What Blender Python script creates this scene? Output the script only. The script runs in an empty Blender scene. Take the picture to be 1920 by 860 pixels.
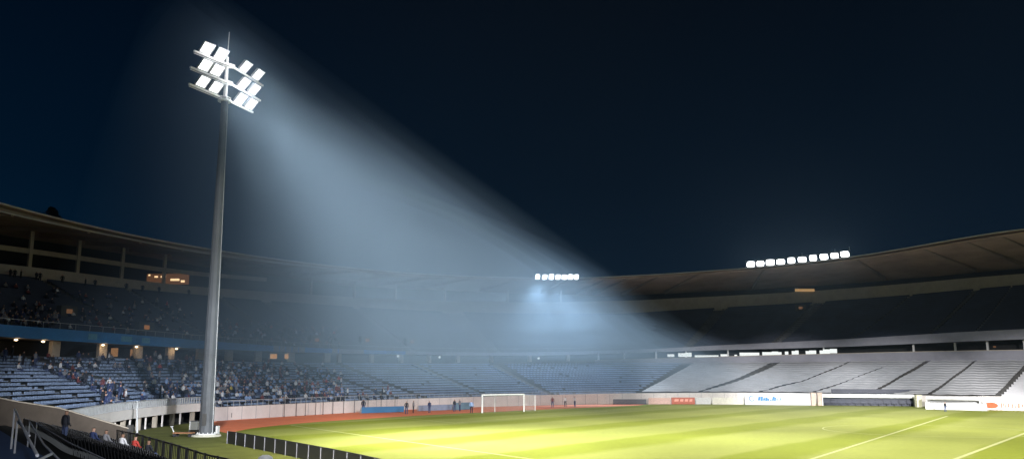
import bpy, bmesh, math, random
from mathutils import Vector, Matrix
R = math.radians
random.seed(7)
rnd = random.Random(11)

# ------------------------------------------------------------------ scene
sc = bpy.context.scene
COL = sc.collection
sc.view_settings.view_transform = 'Standard'
sc.view_settings.look = 'None'
sc.view_settings.exposure = 0.0
sc.view_settings.gamma = 1.0
sc.render.engine = 'CYCLES'
sc.cycles.use_denoising = True
sc.cycles.max_bounces = 6
sc.cycles.volume_bounces = 0
sc.cycles.diffuse_bounces = 3
sc.cycles.transparent_max_bounces = 16
sc.cycles.sample_clamp_indirect = 3.0
sc.cycles.sample_clamp_direct = 0.0

# camera calibration: 1920x860 photograph, horizon row 705, focal 1582 px
F, CX, CY, HOR, CH = 1582.0, 960.0, 430.0, 705.0, 5.0
TH = math.atan((HOR - CY) / F)
cth, sth = math.cos(TH), math.sin(TH)
cd = bpy.data.cameras.new('camera')
cam = bpy.data.objects.new('camera', cd)
COL.objects.link(cam)
cam.location = (0, 0, CH)
cam.rotation_euler = (math.pi / 2 + TH, 0, 0)
cd.sensor_width = 36.0
cd.lens = F / 1920.0 * 36.0
cd.clip_start = 0.1
cd.clip_end = 3000
sc.camera = cam

def proj(p):
    x, y, z = p[0], p[1], p[2] - CH
    d = y * cth + z * sth
    u = -y * sth + z * cth
    return CX + F * x / d, CY - F * u / d

def at(px, py, D):
    """the world point at forward distance D on the sight line of a pixel"""
    a, b = (px - CX) / F, (CY - py) / F
    dy = cth - b * sth
    dz = sth + b * cth
    t = D / dy
    return Vector((a * t, D, CH + dz * t))

def gnd(px, py, z=0.0):
    a, b = (px - CX) / F, (CY - py) / F
    dy = cth - b * sth
    dz = sth + b * cth
    t = (z - CH) / dz
    return Vector((a * t, dy * t, z))

def zfor(x, y, py):
    """height that makes the point over plan position (x,y) appear on row py"""
    b = (CY - py) / F
    # u = b*d : -y s + z c = b (y c + z s)
    return CH + y * (b * cth + sth) / (cth - b * sth)

# ------------------------------------------------------------------ materials
MATS = {}
def mat(name, col, rough=0.7, var=0.12, scale=3.0, metal=0.0, col2=None, bump=0.0, spec=0.3):
    if name in MATS: return MATS[name]
    m = bpy.data.materials.new(name); m.use_nodes = True
    nt = m.node_tree; nt.nodes.clear()
    out = nt.nodes.new('ShaderNodeOutputMaterial')
    b = nt.nodes.new('ShaderNodeBsdfPrincipled')
    b.inputs['Roughness'].default_value = rough
    b.inputs['Metallic'].default_value = metal
    b.inputs['Specular IOR Level'].default_value = spec
    tc = nt.nodes.new('ShaderNodeTexCoord')
    n = nt.nodes.new('ShaderNodeTexNoise')
    n.inputs['Scale'].default_value = scale
    n.inputs['Detail'].default_value = 5
    n.inputs['Roughness'].default_value = 0.65
    nt.links.new(tc.outputs['Object'], n.inputs['Vector'])
    mx = nt.nodes.new('ShaderNodeMix'); mx.data_type = 'RGBA'
    rp = nt.nodes.new('ShaderNodeMapRange')
    rp.inputs[1].default_value = 0.3; rp.inputs[2].default_value = 0.7
    nt.links.new(n.outputs['Fac'], rp.inputs[0])
    nt.links.new(rp.outputs[0], mx.inputs['Factor'])
    c1 = tuple(max(0, c * (1 - var)) for c in col)
    c2 = col2 if col2 else tuple(min(1, c * (1 + var)) for c in col)
    mx.inputs['A'].default_value = (*c1, 1); mx.inputs['B'].default_value = (*c2, 1)
    nt.links.new(mx.outputs['Result'], b.inputs['Base Color'])
    if bump > 0:
        bp = nt.nodes.new('ShaderNodeBump'); bp.inputs['Strength'].default_value = bump
        nt.links.new(n.outputs['Fac'], bp.inputs['Height'])
        nt.links.new(bp.outputs['Normal'], b.inputs['Normal'])
    nt.links.new(b.outputs[0], out.inputs['Surface'])
    MATS[name] = m
    return m

def emat(name, col, s, sample=True):
    if name in MATS: return MATS[name]
    m = bpy.data.materials.new(name); m.use_nodes = True
    nt = m.node_tree; nt.nodes.clear()
    out = nt.nodes.new('ShaderNodeOutputMaterial')
    e = nt.nodes.new('ShaderNodeEmission')
    e.inputs['Color'].default_value = (*col, 1); e.inputs['Strength'].default_value = s
    nt.links.new(e.outputs[0], out.inputs['Surface'])
    if not sample: m.cycles.emission_sampling = 'NONE'
    MATS[name] = m
    return m

# ------------------------------------------------------------------ mesh helpers
class MB:
    def __init__(s): s.v = []; s.f = []; s.mi = []
    def face(s, pts, mi=0):
        n = len(s.v); s.v += [tuple(p) for p in pts]; s.f.append(tuple(range(n, n + len(pts)))); s.mi.append(mi)
    def box8(s, c, mi=0):
        n = len(s.v); s.v += [tuple(p) for p in c]
        for q in ((0,3,2,1),(4,5,6,7),(0,1,5,4),(1,2,6,5),(2,3,7,6),(3,0,4,7)):
            s.f.append(tuple(n + i for i in q)); s.mi.append(mi)
    def box(s, lo, hi, mi=0):
        x0,y0,z0 = lo; x1,y1,z1 = hi
        s.box8([(x0,y0,z0),(x1,y0,z0),(x1,y1,z0),(x0,y1,z0),(x0,y0,z1),(x1,y0,z1),(x1,y1,z1),(x0,y1,z1)], mi)
    def obox(s, c, ax, ay, hx, hy, z0, z1, mi=0):
        """box centred on plan point c with unit plan axes ax, ay"""
        p = []
        for z in (z0, z1):
            for a, b in ((-1,-1),(1,-1),(1,1),(-1,1)):
                p.append((c[0]+ax[0]*hx*a+ay[0]*hy*b, c[1]+ax[1]*hx*a+ay[1]*hy*b, z))
        s.box8(p, mi)
    def tube(s, a, b, r0, r1=None, n=8, mi=0, cap=True):
        r1 = r0 if r1 is None else r1
        a, b = Vector(a), Vector(b); d = (b - a)
        if d.length < 1e-6: return
        d.normalize()
        u = d.orthogonal().normalized(); w = d.cross(u)
        k = len(s.v)
        for p, r in ((a, r0), (b, r1)):
            for i in range(n):
                t = 2 * math.pi * i / n
                s.v.append(tuple(p + u * (r * math.cos(t)) + w * (r * math.sin(t))))
        for i in range(n):
            j = (i + 1) % n
            s.f.append((k+i, k+j, k+n+j, k+n+i)); s.mi.append(mi)
        if cap:
            s.f.append(tuple(k+i for i in reversed(range(n)))); s.mi.append(mi)
            s.f.append(tuple(k+n+i for i in range(n))); s.mi.append(mi)
    def bar(s, a, b, w, h, mi=0):
        """rectangular bar between two points, w across, h upright"""
        a, b = Vector(a), Vector(b); d = (b - a).normalized()
        up = Vector((0,0,1))
        if abs(d.z) > .95: up = Vector((0,1,0))
        x = d.cross(up).normalized(); y = x.cross(d)
        c = []
        for p in (a, b):
            for i, j in ((-1,-1),(1,-1),(1,1),(-1,1)):
                c.append(p + x*(w/2*i) + y*(h/2*j))
        s.box8(c, mi)
    def sweep(s, rings, closed=True, mi=0, caps=True):
        n = len(rings[0]); k = len(s.v)
        for r in rings: s.v += [tuple(p) for p in r]
        for i in range(len(rings) - 1):
            for j in range(n if closed else n - 1):
                j2 = (j + 1) % n
                s.f.append((k+i*n+j, k+i*n+j2, k+(i+1)*n+j2, k+(i+1)*n+j)); s.mi.append(mi)
        if closed and caps:
            s.f.append(tuple(k + j for j in range(n))); s.mi.append(mi)
            m = k + (len(rings)-1)*n
            s.f.append(tuple(m + j for j in reversed(range(n)))); s.mi.append(mi)
    def ball(s, c, rx, ry, rz, nu=8, nv=6, mi=0):
        k = len(s.v)
        for i in range(nv + 1):
            th = math.pi * i / nv
            for j in range(nu):
                ph = 2 * math.pi * j / nu
                s.v.append((c[0]+rx*math.sin(th)*math.cos(ph), c[1]+ry*math.sin(th)*math.sin(ph), c[2]+rz*math.cos(th)))
        for i in range(nv):
            for j in range(nu):
                j2 = (j+1) % nu
                s.f.append((k+i*nu+j, k+(i+1)*nu+j, k+(i+1)*nu+j2, k+i*nu+j2)); s.mi.append(mi)
    def build(s, name, m, parent=None, smooth=False, origin=None):
        if not s.f: return None
        me = bpy.data.meshes.new(name)
        vs = s.v
        if origin is not None:
            o = Vector(origin); vs = [(p[0]-o.x, p[1]-o.y, p[2]-o.z) for p in vs]
        me.from_pydata(vs, [], s.f)
        ms = m if isinstance(m, (list, tuple)) else [m]
        for q in ms: me.materials.append(q)
        me.polygons.foreach_set('material_index', s.mi)
        if smooth: me.polygons.foreach_set('use_smooth', [True]*len(me.polygons))
        me.update()
        ob = bpy.data.objects.new(name, me); COL.objects.link(ob)
        if parent is not None:
            ob.parent = parent
            if origin is None:
                ob.matrix_parent_inverse = Matrix.Translation(-parent.location)
        elif origin is not None: ob.location = origin
        return ob

def tag(o, label=None, cat=None, group=None, kind=None):
    if label: o['label'] = label
    if cat: o['category'] = cat
    if group: o['group'] = group
    if kind: o['kind'] = kind
    return o

def thing(name, label, cat, loc=(0,0,0), group=None, rz=0):
    o = bpy.data.objects.new(name, None); COL.objects.link(o)
    o.location = loc; o.rotation_euler = (0,0,rz); o.empty_display_size = .3
    return tag(o, label, cat, group)

def copy_tree(o, parent=None):
    c = o.copy(); COL.objects.link(c)
    if parent is not None: c.parent = parent
    for ch in list(o.children): copy_tree(ch, c)
    return c

# ------------------------------------------------------------------ palette
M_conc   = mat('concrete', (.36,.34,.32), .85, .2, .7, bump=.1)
M_white  = mat('painted_wall', (.66,.62,.60), .75, .1, .5)
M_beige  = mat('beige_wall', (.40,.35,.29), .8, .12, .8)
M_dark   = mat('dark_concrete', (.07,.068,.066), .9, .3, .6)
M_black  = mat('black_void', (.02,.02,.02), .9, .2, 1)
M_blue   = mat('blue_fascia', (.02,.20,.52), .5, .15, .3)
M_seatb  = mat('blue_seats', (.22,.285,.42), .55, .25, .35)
M_seatn  = mat('navy_seats', (.022,.029,.055), .6, .25, .3)
M_seatk  = mat('brown_benches', (.20,.17,.17), .7, .25, .4)
M_tarp   = mat('grey_cover', (.42,.42,.44), .8, .13, .35, bump=.1)
M_grey   = mat('grey_fascia', (.26,.26,.30), .7, .12, .3)
M_roof   = mat('roof_sheet', (.34,.26,.21), .8, .25, .12)
M_roofe  = mat('roof_edge', (.45,.43,.40), .7, .15, .4)
M_steel  = mat('galvanised_steel', (.42,.43,.44), .5, .1, 2, metal=.3)
M_pole   = mat('pole_steel', (.085,.09,.10), .6, .3, .5, metal=.0)
M_wsteel = mat('white_steel', (.75,.75,.75), .45, .06, 3)
M_rail   = mat('pale_rail', (.62,.62,.66), .5, .15, 3)
M_dsteel = mat('black_steel', (.025,.025,.028), .5, .2, 4)
M_lamp   = emat('lamp_glow', (1,.99,.97), 2.6)
M_lampb  = emat('bank_glow', (.93,.97,1), 7, False)
M_warm   = emat('warm_bulb', (1,.72,.42), 5, False)
M_orange = emat('orange_glow', (1,.50,.16), .55, False)
M_win    = emat('window_glow', (.95,1,.97), 1.0, False)

# ------------------------------------------------------------------ the bowl's plan
def spline(pts, step):
    P = [Vector(p).to_2d() for p in pts]
    P = [P[0]*2-P[1]] + P + [P[-1]*2-P[-2]]
    fine = []
    for i in range(1, len(P)-2):
        p0,p1,p2,p3 = P[i-1],P[i],P[i+1],P[i+2]
        for k in range(24):
            t = k/24
            fine.append(.5*((2*p1)+(p2-p0)*t+(2*p0-5*p1+4*p2-p3)*t*t+(3*p1-p0-3*p2+p3)*t**3))
    fine.append(P[-2])
    out = [fine[0]]; acc = 0
    for a, b in zip(fine, fine[1:]):
        L = (b-a).length
        while acc + L >= step:
            a = a + (b-a)*((step-acc)/L); L = (b-a).length; out.append(a.copy()); acc = 0
        acc += L
    return out

ctrl = [(-24.6,46.5),(-28.3,54),(-30.9,61.4),(-33.4,70.7),(-34.8,79),(-35.4,87),(-34.8,96)]
for px, py in ((519,781),(672,772),(800,765.5),(960,760.5),(1100,757.5),(1250,756.5),(1400,755.2),(1540,755.5)):
    g = gnd(px, py); ctrl.append((g.x, g.y))
ctrl += [(75,139),(87,124.5),(96,107),(101,87),(103,66)]
W = spline(ctrl, 1.0)
for _ in range(12):
    W = [W[0]] + [(W[i-1]+W[i]*2+W[i+1])/4 for i in range(1, len(W)-1)] + [W[-1]]
NS = len(W)
NRM = []
for i in range(NS):
    a = W[max(0,i-6)]; b = W[min(NS-1,i+6)]
    t = (b-a).normalized(); NRM.append(Vector((-t.y, t.x)))   # outward (left of travel)
for _ in range(10):
    NRM = [NRM[0]] + [((NRM[i-1]+NRM[i]*2+NRM[i+1])).normalized() for i in range(1, NS-1)] + [NRM[-1]]

def pt(s, o):
    s = max(0.0, min(NS-1.0001, s)); i = int(s); f = s-i
    w = W[i].lerp(W[i+1], f); n = NRM[i].lerp(NRM[i+1], f).normalized()
    return w + n*o
def nrm(s):
    s = max(0.0, min(NS-1.0001, s)); i = int(s); f = s-i
    return NRM[i].lerp(NRM[i+1], f).normalized()
def P3(s, o, z):
    p = pt(s, o); return Vector((p.x, p.y, z))

def tabf(t):
    ks = sorted(t)
    def f(x):
        if x <= ks[0]: return t[ks[0]]
        if x >= ks[-1]: return t[ks[-1]]
        for a, b in zip(ks, ks[1:]):
            if a <= x <= b: return t[a]+(t[b]-t[a])*(x-a)/(b-a)
    return f
T = dict(
 wall_top={399:763,519:757.5,621:752.5,672:750,800:746,960:741,1200:736,1400:735,1600:738,1750:741,1920:743},
 low_top={0:668,200:672,500:680,640:681,750:682,960:682,1200:680,1300:681,1400:681,1540:677,1920:676},
 ledge={0:666,200:670,500:678,640:679,750:680,960:679,1200:673,1300:671,1540:662,1920:656},
 fas_bot={0:629,200:644,380:653,500:658,640:662,750:664,960:667,1200:661,1300:657,1400:655,1600:648,1800:640,1920:635},
 fas_top={0:606,200:623,380:638,500:647,600:652,750:658,960:661,1200:655,1300:650,1400:645,1540:636,1800:622,1920:616},
 band_bot={0:514,200:540,370:554,498:565,600:572,760:583,960:589,1200:590,1400:574,1600:560,1900:536,1920:534},
 band_top={0:492,200:518,370:539,500:545,600:553,760:562,960:566,1200:564,1400:553,1600:536,1900:514,1920:512},
 roof_top={0:373,28:385,84:403,140:417,209:433,279:447,391:466,500:483,621:497,758:511,900:518,1000:520,1100:520,1200:516,1400:504,1500:491,1600:479,1750:454,1920:427},
 roof_low={0:393,84:417,168:435,237:449,307:462,391:478,500:492,621:504,758:517,900:523,1100:525,1200:521,1400:509,1500:497,1600:486,1750:462,1920:436},
)
OFF = dict(wall_top=0, low_top=26, ledge=27, fas_bot=25, fas_top=25, band_bot=50, band_top=50, roof_top=27, roof_low=27)
XMIN = dict(wall_top=399)
Z = {}
for k, t in T.items():
    f = tabf(t); o = OFF[k]; vals = []
    for i in range(NS):
        p = pt(i, o)
        d = p.y*cth
        z = None
        if p.y > 30:
            zz = 10.0
            for _ in range(4):
                px, _y = proj((p.x, p.y, zz))
                zz = zfor(p.x, p.y, f(px))
            px, _y = proj((p.x, p.y, zz))
            if XMIN.get(k, -30) <= px <= 1950: z = zz
        vals.append(z)
    # fill outside the frame with the nearest seen value
    idx = [i for i, v in enumerate(vals) if v is not None]
    for i in range(NS):
        if vals[i] is None:
            j = min(idx, key=lambda q: abs(q-i)); vals[i] = vals[j]
    for _ in range(60):
        vals = [vals[0]] + [(vals[i-1]+2*vals[i]+vals[i+1])/4 for i in range(1, NS-1)] + [vals[-1]]
    Z[k] = vals
def z(k, s):
    s = max(0.0, min(NS-1.0001, s)); i = int(s); f = s-i
    return Z[k][i]*(1-f)+Z[k][i+1]*f
def find_s(px, o, zk, lo=0):
    best, bs = 1e9, 0
    for i in range(lo*4, (NS-1)*4):
        s = i/4; p = pt(s, o)
        if p.y < 20: continue
        zz = z(zk, s) if isinstance(zk, str) else zk
        x, _ = proj((p.x, p.y, zz))
        if abs(x-px) < best: best, bs = abs(x-px), s
    return bs
# where the parapet over open bays (left) meets the solid wall
S_OPEN = find_s(388, 0, 1.5, 20)
S1 = int(find_s(500, 50, 'band_bot'))
S2 = int(find_s(1199, 0, 1.0))
print('NS', NS, 'S_OPEN', S_OPEN, 'S1', S1, 'S2', S2)
for k in Z: print(k, [round(Z[k][i],1) for i in range(0, NS, 25)])

def wt(s):
    """top of the pitch-side wall: a raised parapet on the left, lower from the mast on"""
    t = max(0, min(1, (s - (S_OPEN-1.5))/3.0))
    return 2.05*(1-t) + z('wall_top', s)*t

stands = [
 ('grandstand', 13, S1, 'dark left grandstand with blue fascia, columns under its roof and scattered spectators', 'grandstand'),
 ('grandstand', S1, S2, 'curved end grandstand behind the goal, half lost in the floodlit mist', 'grandstand'),
 ('grandstand', S2, NS-1, 'right grandstand with grey covered lower tier and dark navy upper tier', 'grandstand'),
]
NLOW, NUP = 15, 22
LO0, LO1 = 1.6, 26.0
UP0, UP1 = 25.6, 50.0
def low_o(k): return LO0 + (LO1-LO0)*k/NLOW
def low_z(s, k):
    a = wt(s) - .25; b = z('low_top', s)
    return a + (b-a)*((k/NLOW)**1.05)
def up_o(k): return UP0 + (UP1-UP0)*k/NUP
def up_z(s, k):
    a = z('fas_top', s) - .35; b = z('band_bot', s) - .1
    return a + (b-a)*((k/NUP)**1.08)

def arange(a, b, st=1.0):
    n = max(1, int(round((b-a)/st))); return [a+(b-a)*i/n for i in range(n+1)]

_kt = tabf({1060:0,1180:.9,1340:.62,1480:.34,1600:0,1750:-.2,1900:-.2})
_kc = [(_kt(proj((W[i].x,W[i].y,0))[0]) if W[i].y > 60 and W[i].x > 0 else (-.2 if W[i].x > 60 else 0)) for i in range(NS)]
for _ in range(20): _kc = [_kc[0]]+[(_kc[i-1]+2*_kc[i]+_kc[i+1])/4 for i in range(1,NS-1)]+[_kc[-1]]
_shc = {}
def sh(q, o):
    """station at offset o of an aisle that starts at station q (aisles are not quite square to the wall)"""
    key = (round(q,2), round(o,2))
    if key in _shc: return _shc[key]
    i = int(max(0,min(NS-1,q))); k = _kc[i]
    if abs(k) < .01 or o <= 0: _shc[key] = q; return q
    A_ = pt(q,0); D_ = pt(q+k*30,30)-A_           # straight line up the rake
    lo_, hi_ = q-abs(k)*o*1.6-3, q+abs(k)*o*1.6+3
    f_ = lambda s_: (pt(s_,o)-A_).x*D_.y-(pt(s_,o)-A_).y*D_.x
    fl_ = f_(lo_)
    for _ in range(16):
        m_ = (lo_+hi_)/2; fm = f_(m_)
        if (fm > 0) == (fl_ > 0): lo_ = m_
        else: hi_ = m_
    _shc[key] = (lo_+hi_)/2
    return _shc[key]
def PS(q, o, zf):
    q2 = sh(q, o); return P3(q2, o, zf(q2))
STAND = []
for si, (nm, a, b, lab, cat) in enumerate(stands):
    mid = pt((a+b)/2, 0)
    root = thing(nm, lab, cat, (mid.x, mid.y, 0)); STAND.append(root)
    right = si == 2
    # lower and upper terraces (stepped concrete)
    for low in (True, False):
        n = NLOW if low else NUP
        fo, fz = (low_o, low_z) if low else (up_o, up_z)
        mb = MB(); rings = []
        for s in arange(a, b):
            ring = []
            for k in range(n):
                o0, o1 = fo(k), fo(k+1); zz = fz(s, k)
                ring += [P3(s, o0, zz), P3(s, o1, zz)]
            ring.append(P3(s, fo(n), fz(s, n)))
            rings.append(ring)
        mb.sweep(rings, closed=False)
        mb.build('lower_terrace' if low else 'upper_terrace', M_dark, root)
    # seat blocks between the aisles
    s = a + .6
    bi = 0
    while s < b - 2:
        e = min(s + (10.6 if right else 12.0), b - .6)
        if si == 1 and b - e < 6: e = b - .4
        gap = .75 if right else 1.2
        smid = (s+e)/2
        xm, _ = proj(P3(smid, 13, 4))
        mb = MB()
        if right:
            stepped = xm > 1880
            rings = []
            for q in arange(s, e):
                ring = []
                for k in range(NLOW):
                    o_ = low_o(k); q2 = sh(q, o_); sag = .05*math.sin(q*1.7+k*.9)
                    if stepped: ring += [P3(q2,o_+.02,low_z(q2,k)+.03), P3(q2,o_+.75,low_z(q2,k)+.03), P3(q2,o_+.8,low_z(q2,k)+.55)]
                    else: ring += [P3(q2, o_+.30, low_z(q2,k)+.44+sag), P3(q2, o_+.42, low_z(q2,k)+.55+sag)]
                rings.append(ring)
            mb.sweep(rings, closed=False)
            mb.build('seat_block' if stepped else 'seat_cover', M_tarp, root)
        else:
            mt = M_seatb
            if si == 0 and 190 < xm < 285: mt = M_seatk
            for k in range(NLOW):
                o_ = low_o(k); s2, e2 = sh(s,o_), sh(e,o_)
                m_ = max(2, int((pt(e2,o_)-pt(s2,o_)).length/.55))
                for j in range(m_):
                    q = s2+(e2-s2)*(j+.5)/m_
                    if rnd.random() < .02: continue
                    c = pt(q, o_+.62); nn = nrm(q); tt = Vector((nn.y,-nn.x)); zz = low_z(q,k); c2 = pt(q, o_+.85)
                    mb.obox(c, tt, nn, .25, .25, zz+.24, zz+.31)
                    mb.obox(c2, tt, nn, .235, .035, zz+.28, zz+.50+rnd.uniform(-.02,.02))
            tag(mb.build('seat_block', mt, root), kind='stuff')
        mb = MB()
        for k in range(NUP):
            o_ = up_o(k); s2, e2 = sh(s,o_), sh(e,o_)
            rings = []
            for q in arange(s2, e2, 1.5):
                zz = up_z(q,k)
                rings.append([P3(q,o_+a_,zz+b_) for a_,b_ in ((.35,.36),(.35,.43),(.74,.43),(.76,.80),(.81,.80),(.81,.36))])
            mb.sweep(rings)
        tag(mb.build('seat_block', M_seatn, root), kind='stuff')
        if e + gap < b:
            mb = MB()
            for k in range(NLOW):
                for h in (0, 1):
                    o0 = low_o(k)+(LO1-LO0)/NLOW*.5*h; q0, q1 = sh(e,o0)+.06, sh(e,o0)+gap-.06; qm = (q0+q1)/2
                    zz = low_z(qm,k) + (low_z(qm,k+1)-low_z(qm,k))*.5*h + .02; o1 = o0+.8
                    p = [P3(q0,o0,zz-.2),P3(q1,o0,zz-.2),P3(q1,o1,zz-.2),P3(q0,o1,zz-.2),P3(q0,o0,zz),P3(q1,o0,zz),P3(q1,o1,zz),P3(q0,o1,zz)]
                    mb.box8(p)
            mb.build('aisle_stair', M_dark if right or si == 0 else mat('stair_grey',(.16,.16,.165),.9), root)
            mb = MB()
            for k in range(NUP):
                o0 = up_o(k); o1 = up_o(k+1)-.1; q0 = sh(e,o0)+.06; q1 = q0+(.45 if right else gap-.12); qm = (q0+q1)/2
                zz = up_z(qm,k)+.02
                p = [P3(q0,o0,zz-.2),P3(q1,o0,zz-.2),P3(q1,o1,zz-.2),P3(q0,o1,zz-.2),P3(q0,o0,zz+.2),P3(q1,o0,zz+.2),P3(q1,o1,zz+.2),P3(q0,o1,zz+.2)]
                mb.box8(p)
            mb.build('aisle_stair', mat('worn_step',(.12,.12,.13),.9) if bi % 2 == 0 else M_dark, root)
        s = e + gap; bi += 1
    st = arange(a, b)
    # pitch side wall
    def wall_ring(q, z0, z1, o0=-.15, o1=.15): return [P3(q,o0,z0),P3(q,o0,z1),P3(q,o1,z1),P3(q,o1,z0)]
    if si == 0:
        lo_ = [q for q in arange(a, S_OPEN)]
        mb = MB(); mb.sweep([[P3(q,-.15,1.2),P3(q,-.15,2.05),P3(q,1.7,2.05),P3(q,1.7,1.75),P3(q,.1,1.75),P3(q,.1,1.2)] for q in lo_])
        mb.build('parapet', M_white, root)
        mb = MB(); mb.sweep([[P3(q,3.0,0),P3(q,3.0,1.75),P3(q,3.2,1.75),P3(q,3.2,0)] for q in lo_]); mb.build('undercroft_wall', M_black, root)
        q = 15.0
        while q < S_OPEN:
            mb = MB(); nn = nrm(q); tt = Vector((nn.y,-nn.x))
            mb.obox(pt(q,.25), tt, nn, .17, .2, 0, 1.2); mb.build('pillar', M_beige, root)
            mb = MB(); mb.obox(pt(q+1.7,.15), tt, nn, .07, .07, 0, 1.2); mb.build('post', M_white, root)
            q += 4.4
        st_w = [q for q in arange(S_OPEN, b)] if S_OPEN < b else []
    else: st_w = st
    if st_w:
        mb = MB(); mb.sweep([wall_ring(q, 0, wt(q)) for q in st_w]); wall_mb = mb
        mb = MB(); mb.sweep([[P3(q,.15,wt(q)-.3),P3(q,.15,wt(q)-.22),P3(q,1.7,wt(q)-.22),P3(q,1.7,wt(q)-.3)] for q in st_w]); mb.build('walkway', M_conc, root)
        mb = wall_mb
        q = st_w[0]+1
        while q < st_w[-1]-.5:
            nn = nrm(q); tt = Vector((nn.y,-nn.x))
            mb.obox(pt(q,-.16), tt, nn, .02, .012, 0, wt(q)-.02, 1)
            q += 2.4
        mb.build('pitch_wall', [M_white, M_grey], root)
    # rail on the parapet / wall
    mb = MB()
    rz = .68 if si == 0 else .5
    if si < 2:
        qs = arange(a, b)
        for q0, q1 in zip(qs, qs[1:]):
            for h in ((rz, .5*rz) if si else (rz,)):
                mb.bar(P3(q0,0,wt(q0)+h), P3(q1,0,wt(q1)+h), .09 if si==0 else .05, .07 if si==0 else .04)
            if si == 0 and q0 < S_OPEN:
                for t in (0,.5): mb.bar(P3(q0+t,0,wt(q0+t)), P3(q0+t,0,wt(q0+t)+rz), .13, .10)
            else: mb.bar(P3(q0,0,wt(q0)), P3(q0,0,wt(q0)+rz), .05, .05)
        mb.build('railing', M_steel, root)
    # concourse: ledge wall, floor, back wall, soffit
    mb = MB(); mb.sweep([[P3(q,26,z('low_top',q)-.6),P3(q,26,z('ledge',q)),P3(q,26.35,z('ledge',q)),P3(q,26.35,z('low_top',q)-.6)] for q in st])
    mb.build('concourse_parapet', M_dark if si < 2 else M_grey, root)
    if right:
        mb = MB(); mb.sweep([[P3(q,25.96,z('ledge',q)-.02),P3(q,25.96,z('ledge',q)+.10),P3(q,26.4,z('ledge',q)+.10),P3(q,26.4,z('ledge',q)-.02)] for q in st])
        mb.build('ledge_coping', M_beige, root)
    mb = MB(); mb.sweep([[P3(q,26.35,z('low_top',q)-.25),P3(q,35,z('low_top',q)-.25)] for q in st], closed=False); mb.build('concourse_floor', M_dark, root)
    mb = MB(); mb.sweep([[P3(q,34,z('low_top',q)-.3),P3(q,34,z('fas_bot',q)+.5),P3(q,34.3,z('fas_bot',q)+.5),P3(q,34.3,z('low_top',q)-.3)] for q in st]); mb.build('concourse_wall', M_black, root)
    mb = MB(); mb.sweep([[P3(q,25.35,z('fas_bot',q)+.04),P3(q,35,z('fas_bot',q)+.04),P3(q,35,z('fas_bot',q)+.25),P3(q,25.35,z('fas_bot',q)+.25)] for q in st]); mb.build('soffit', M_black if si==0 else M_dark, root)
    # fascia of the upper tier
    if si == 0:
        mb = MB(); mb.sweep([[P3(q,24.9,z('fas_bot',q)),P3(q,24.9,z('fas_top',q)),P3(q,25.3,z('fas_top',q)),P3(q,25.3,z('fas_bot',q))] for q in st]); mb.build('fascia', M_blue, root)
        for x0, x1 in ((163,170),(172,179),(225,246),(264,279)):
            a0, a1 = find_s(x0,25,'fas_bot'), find_s(x1,25,'fas_bot'); mb = MB()
            zz = [z('fas_bot',a_)+(z('fas_top',a_)-z('fas_bot',a_))*h for a_ in (a0,a1) for h in (.25,.8)]
            mb.face([P3(a0,24.885,zz[0]),P3(a1,24.885,zz[2]),P3(a1,24.885,zz[3]),P3(a0,24.885,zz[1])])
            mb.build('lettering', mat('pale_lettering',(.10,.30,.46),.6), root)
    elif si == 1:
        xs = [(500,None,M_blue)]
        segs = [(a, find_s(512,25,'fas_bot'), M_blue), (find_s(512,25,'fas_bot'), find_s(572,25,'fas_bot'), M_grey),
                (find_s(572,25,'fas_bot'), find_s(622,25,'fas_bot'), M_blue), (find_s(622,25,'fas_bot'), find_s(682,25,'fas_bot'), M_grey),
                (find_s(682,25,'fas_bot'), find_s(760,25,'fas_bot'), M_blue), (find_s(760,25,'fas_bot'), b, M_grey)]
        for q0, q1, m_ in segs:
            if q1 <= q0+.2: continue
            mb = MB(); mb.sweep([[P3(q,24.9,z('fas_bot',q)),P3(q,24.9,z('fas_top',q)),P3(q,25.3,z('fas_top',q)),P3(q,25.3,z('fas_bot',q))] for q in arange(q0,q1)]); mb.build('fascia', m_, root)
    else:
        mb = MB(); mb.sweep([[P3(q,24.9,z('fas_bot',q)),P3(q,24.9,z('fas_top',q)),P3(q,25.3,z('fas_top',q)),P3(q,25.3,z('fas_bot',q))] for q in st]); mb.build('fascia', M_grey, root)
    # rail on the fascia
    if si < 2:
        mb = MB()
        qs = arange(a, b, 1.5)
        for q0, q1 in zip(qs, qs[1:]):
            mb.bar(P3(q0,25.1,z('fas_top',q0)+.75), P3(q1,25.1,z('fas_top',q1)+.75), .05, .05)
            mb.bar(P3(q0,25.1,z('fas_top',q0)), P3(q0,25.1,z('fas_top',q0)+.75), .04, .04)
        mb.build('railing', M_steel, root)
    # band wall behind the upper tier
    mb = MB(); mb.sweep([[P3(q,50,z('band_bot',q)-1),P3(q,50,z('band_top',q)),P3(q,50.4,z('band_top',q)),P3(q,50.4,z('band_bot',q)-1)] for q in st]); mb.build('back_parapet', M_beige, root)
    mb = MB(); mb.sweep([[P3(q,50.4,z('band_top',q)-.4),P3(q,56,z('band_top',q)-.4)] for q in st], closed=False); mb.build('gallery_floor', M_dark, root)
    def rb(q):   # roof underside height at the back
        return z('band_top', q) + (5.2 if si == 0 else (1.9 if si == 2 else 3.0))
    def roof_back(q):
        t0 = max(0,min(1,(q-(S1-12))/24)); t1 = max(0,min(1,(q-(S2-15))/30))
        return z('band_top', q) + 5.2*(1-t0) + 3.0*t0*(1-t1) + 1.7*t1
    mb = MB(); mb.sweep([[P3(q,56,z('band_top',q)-.5),P3(q,56,roof_back(q)+.3),P3(q,56.3,roof_back(q)+.3),P3(q,56.3,z('band_top',q)-.5)] for q in st]); mb.build('gallery_wall', M_black, root)
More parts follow.
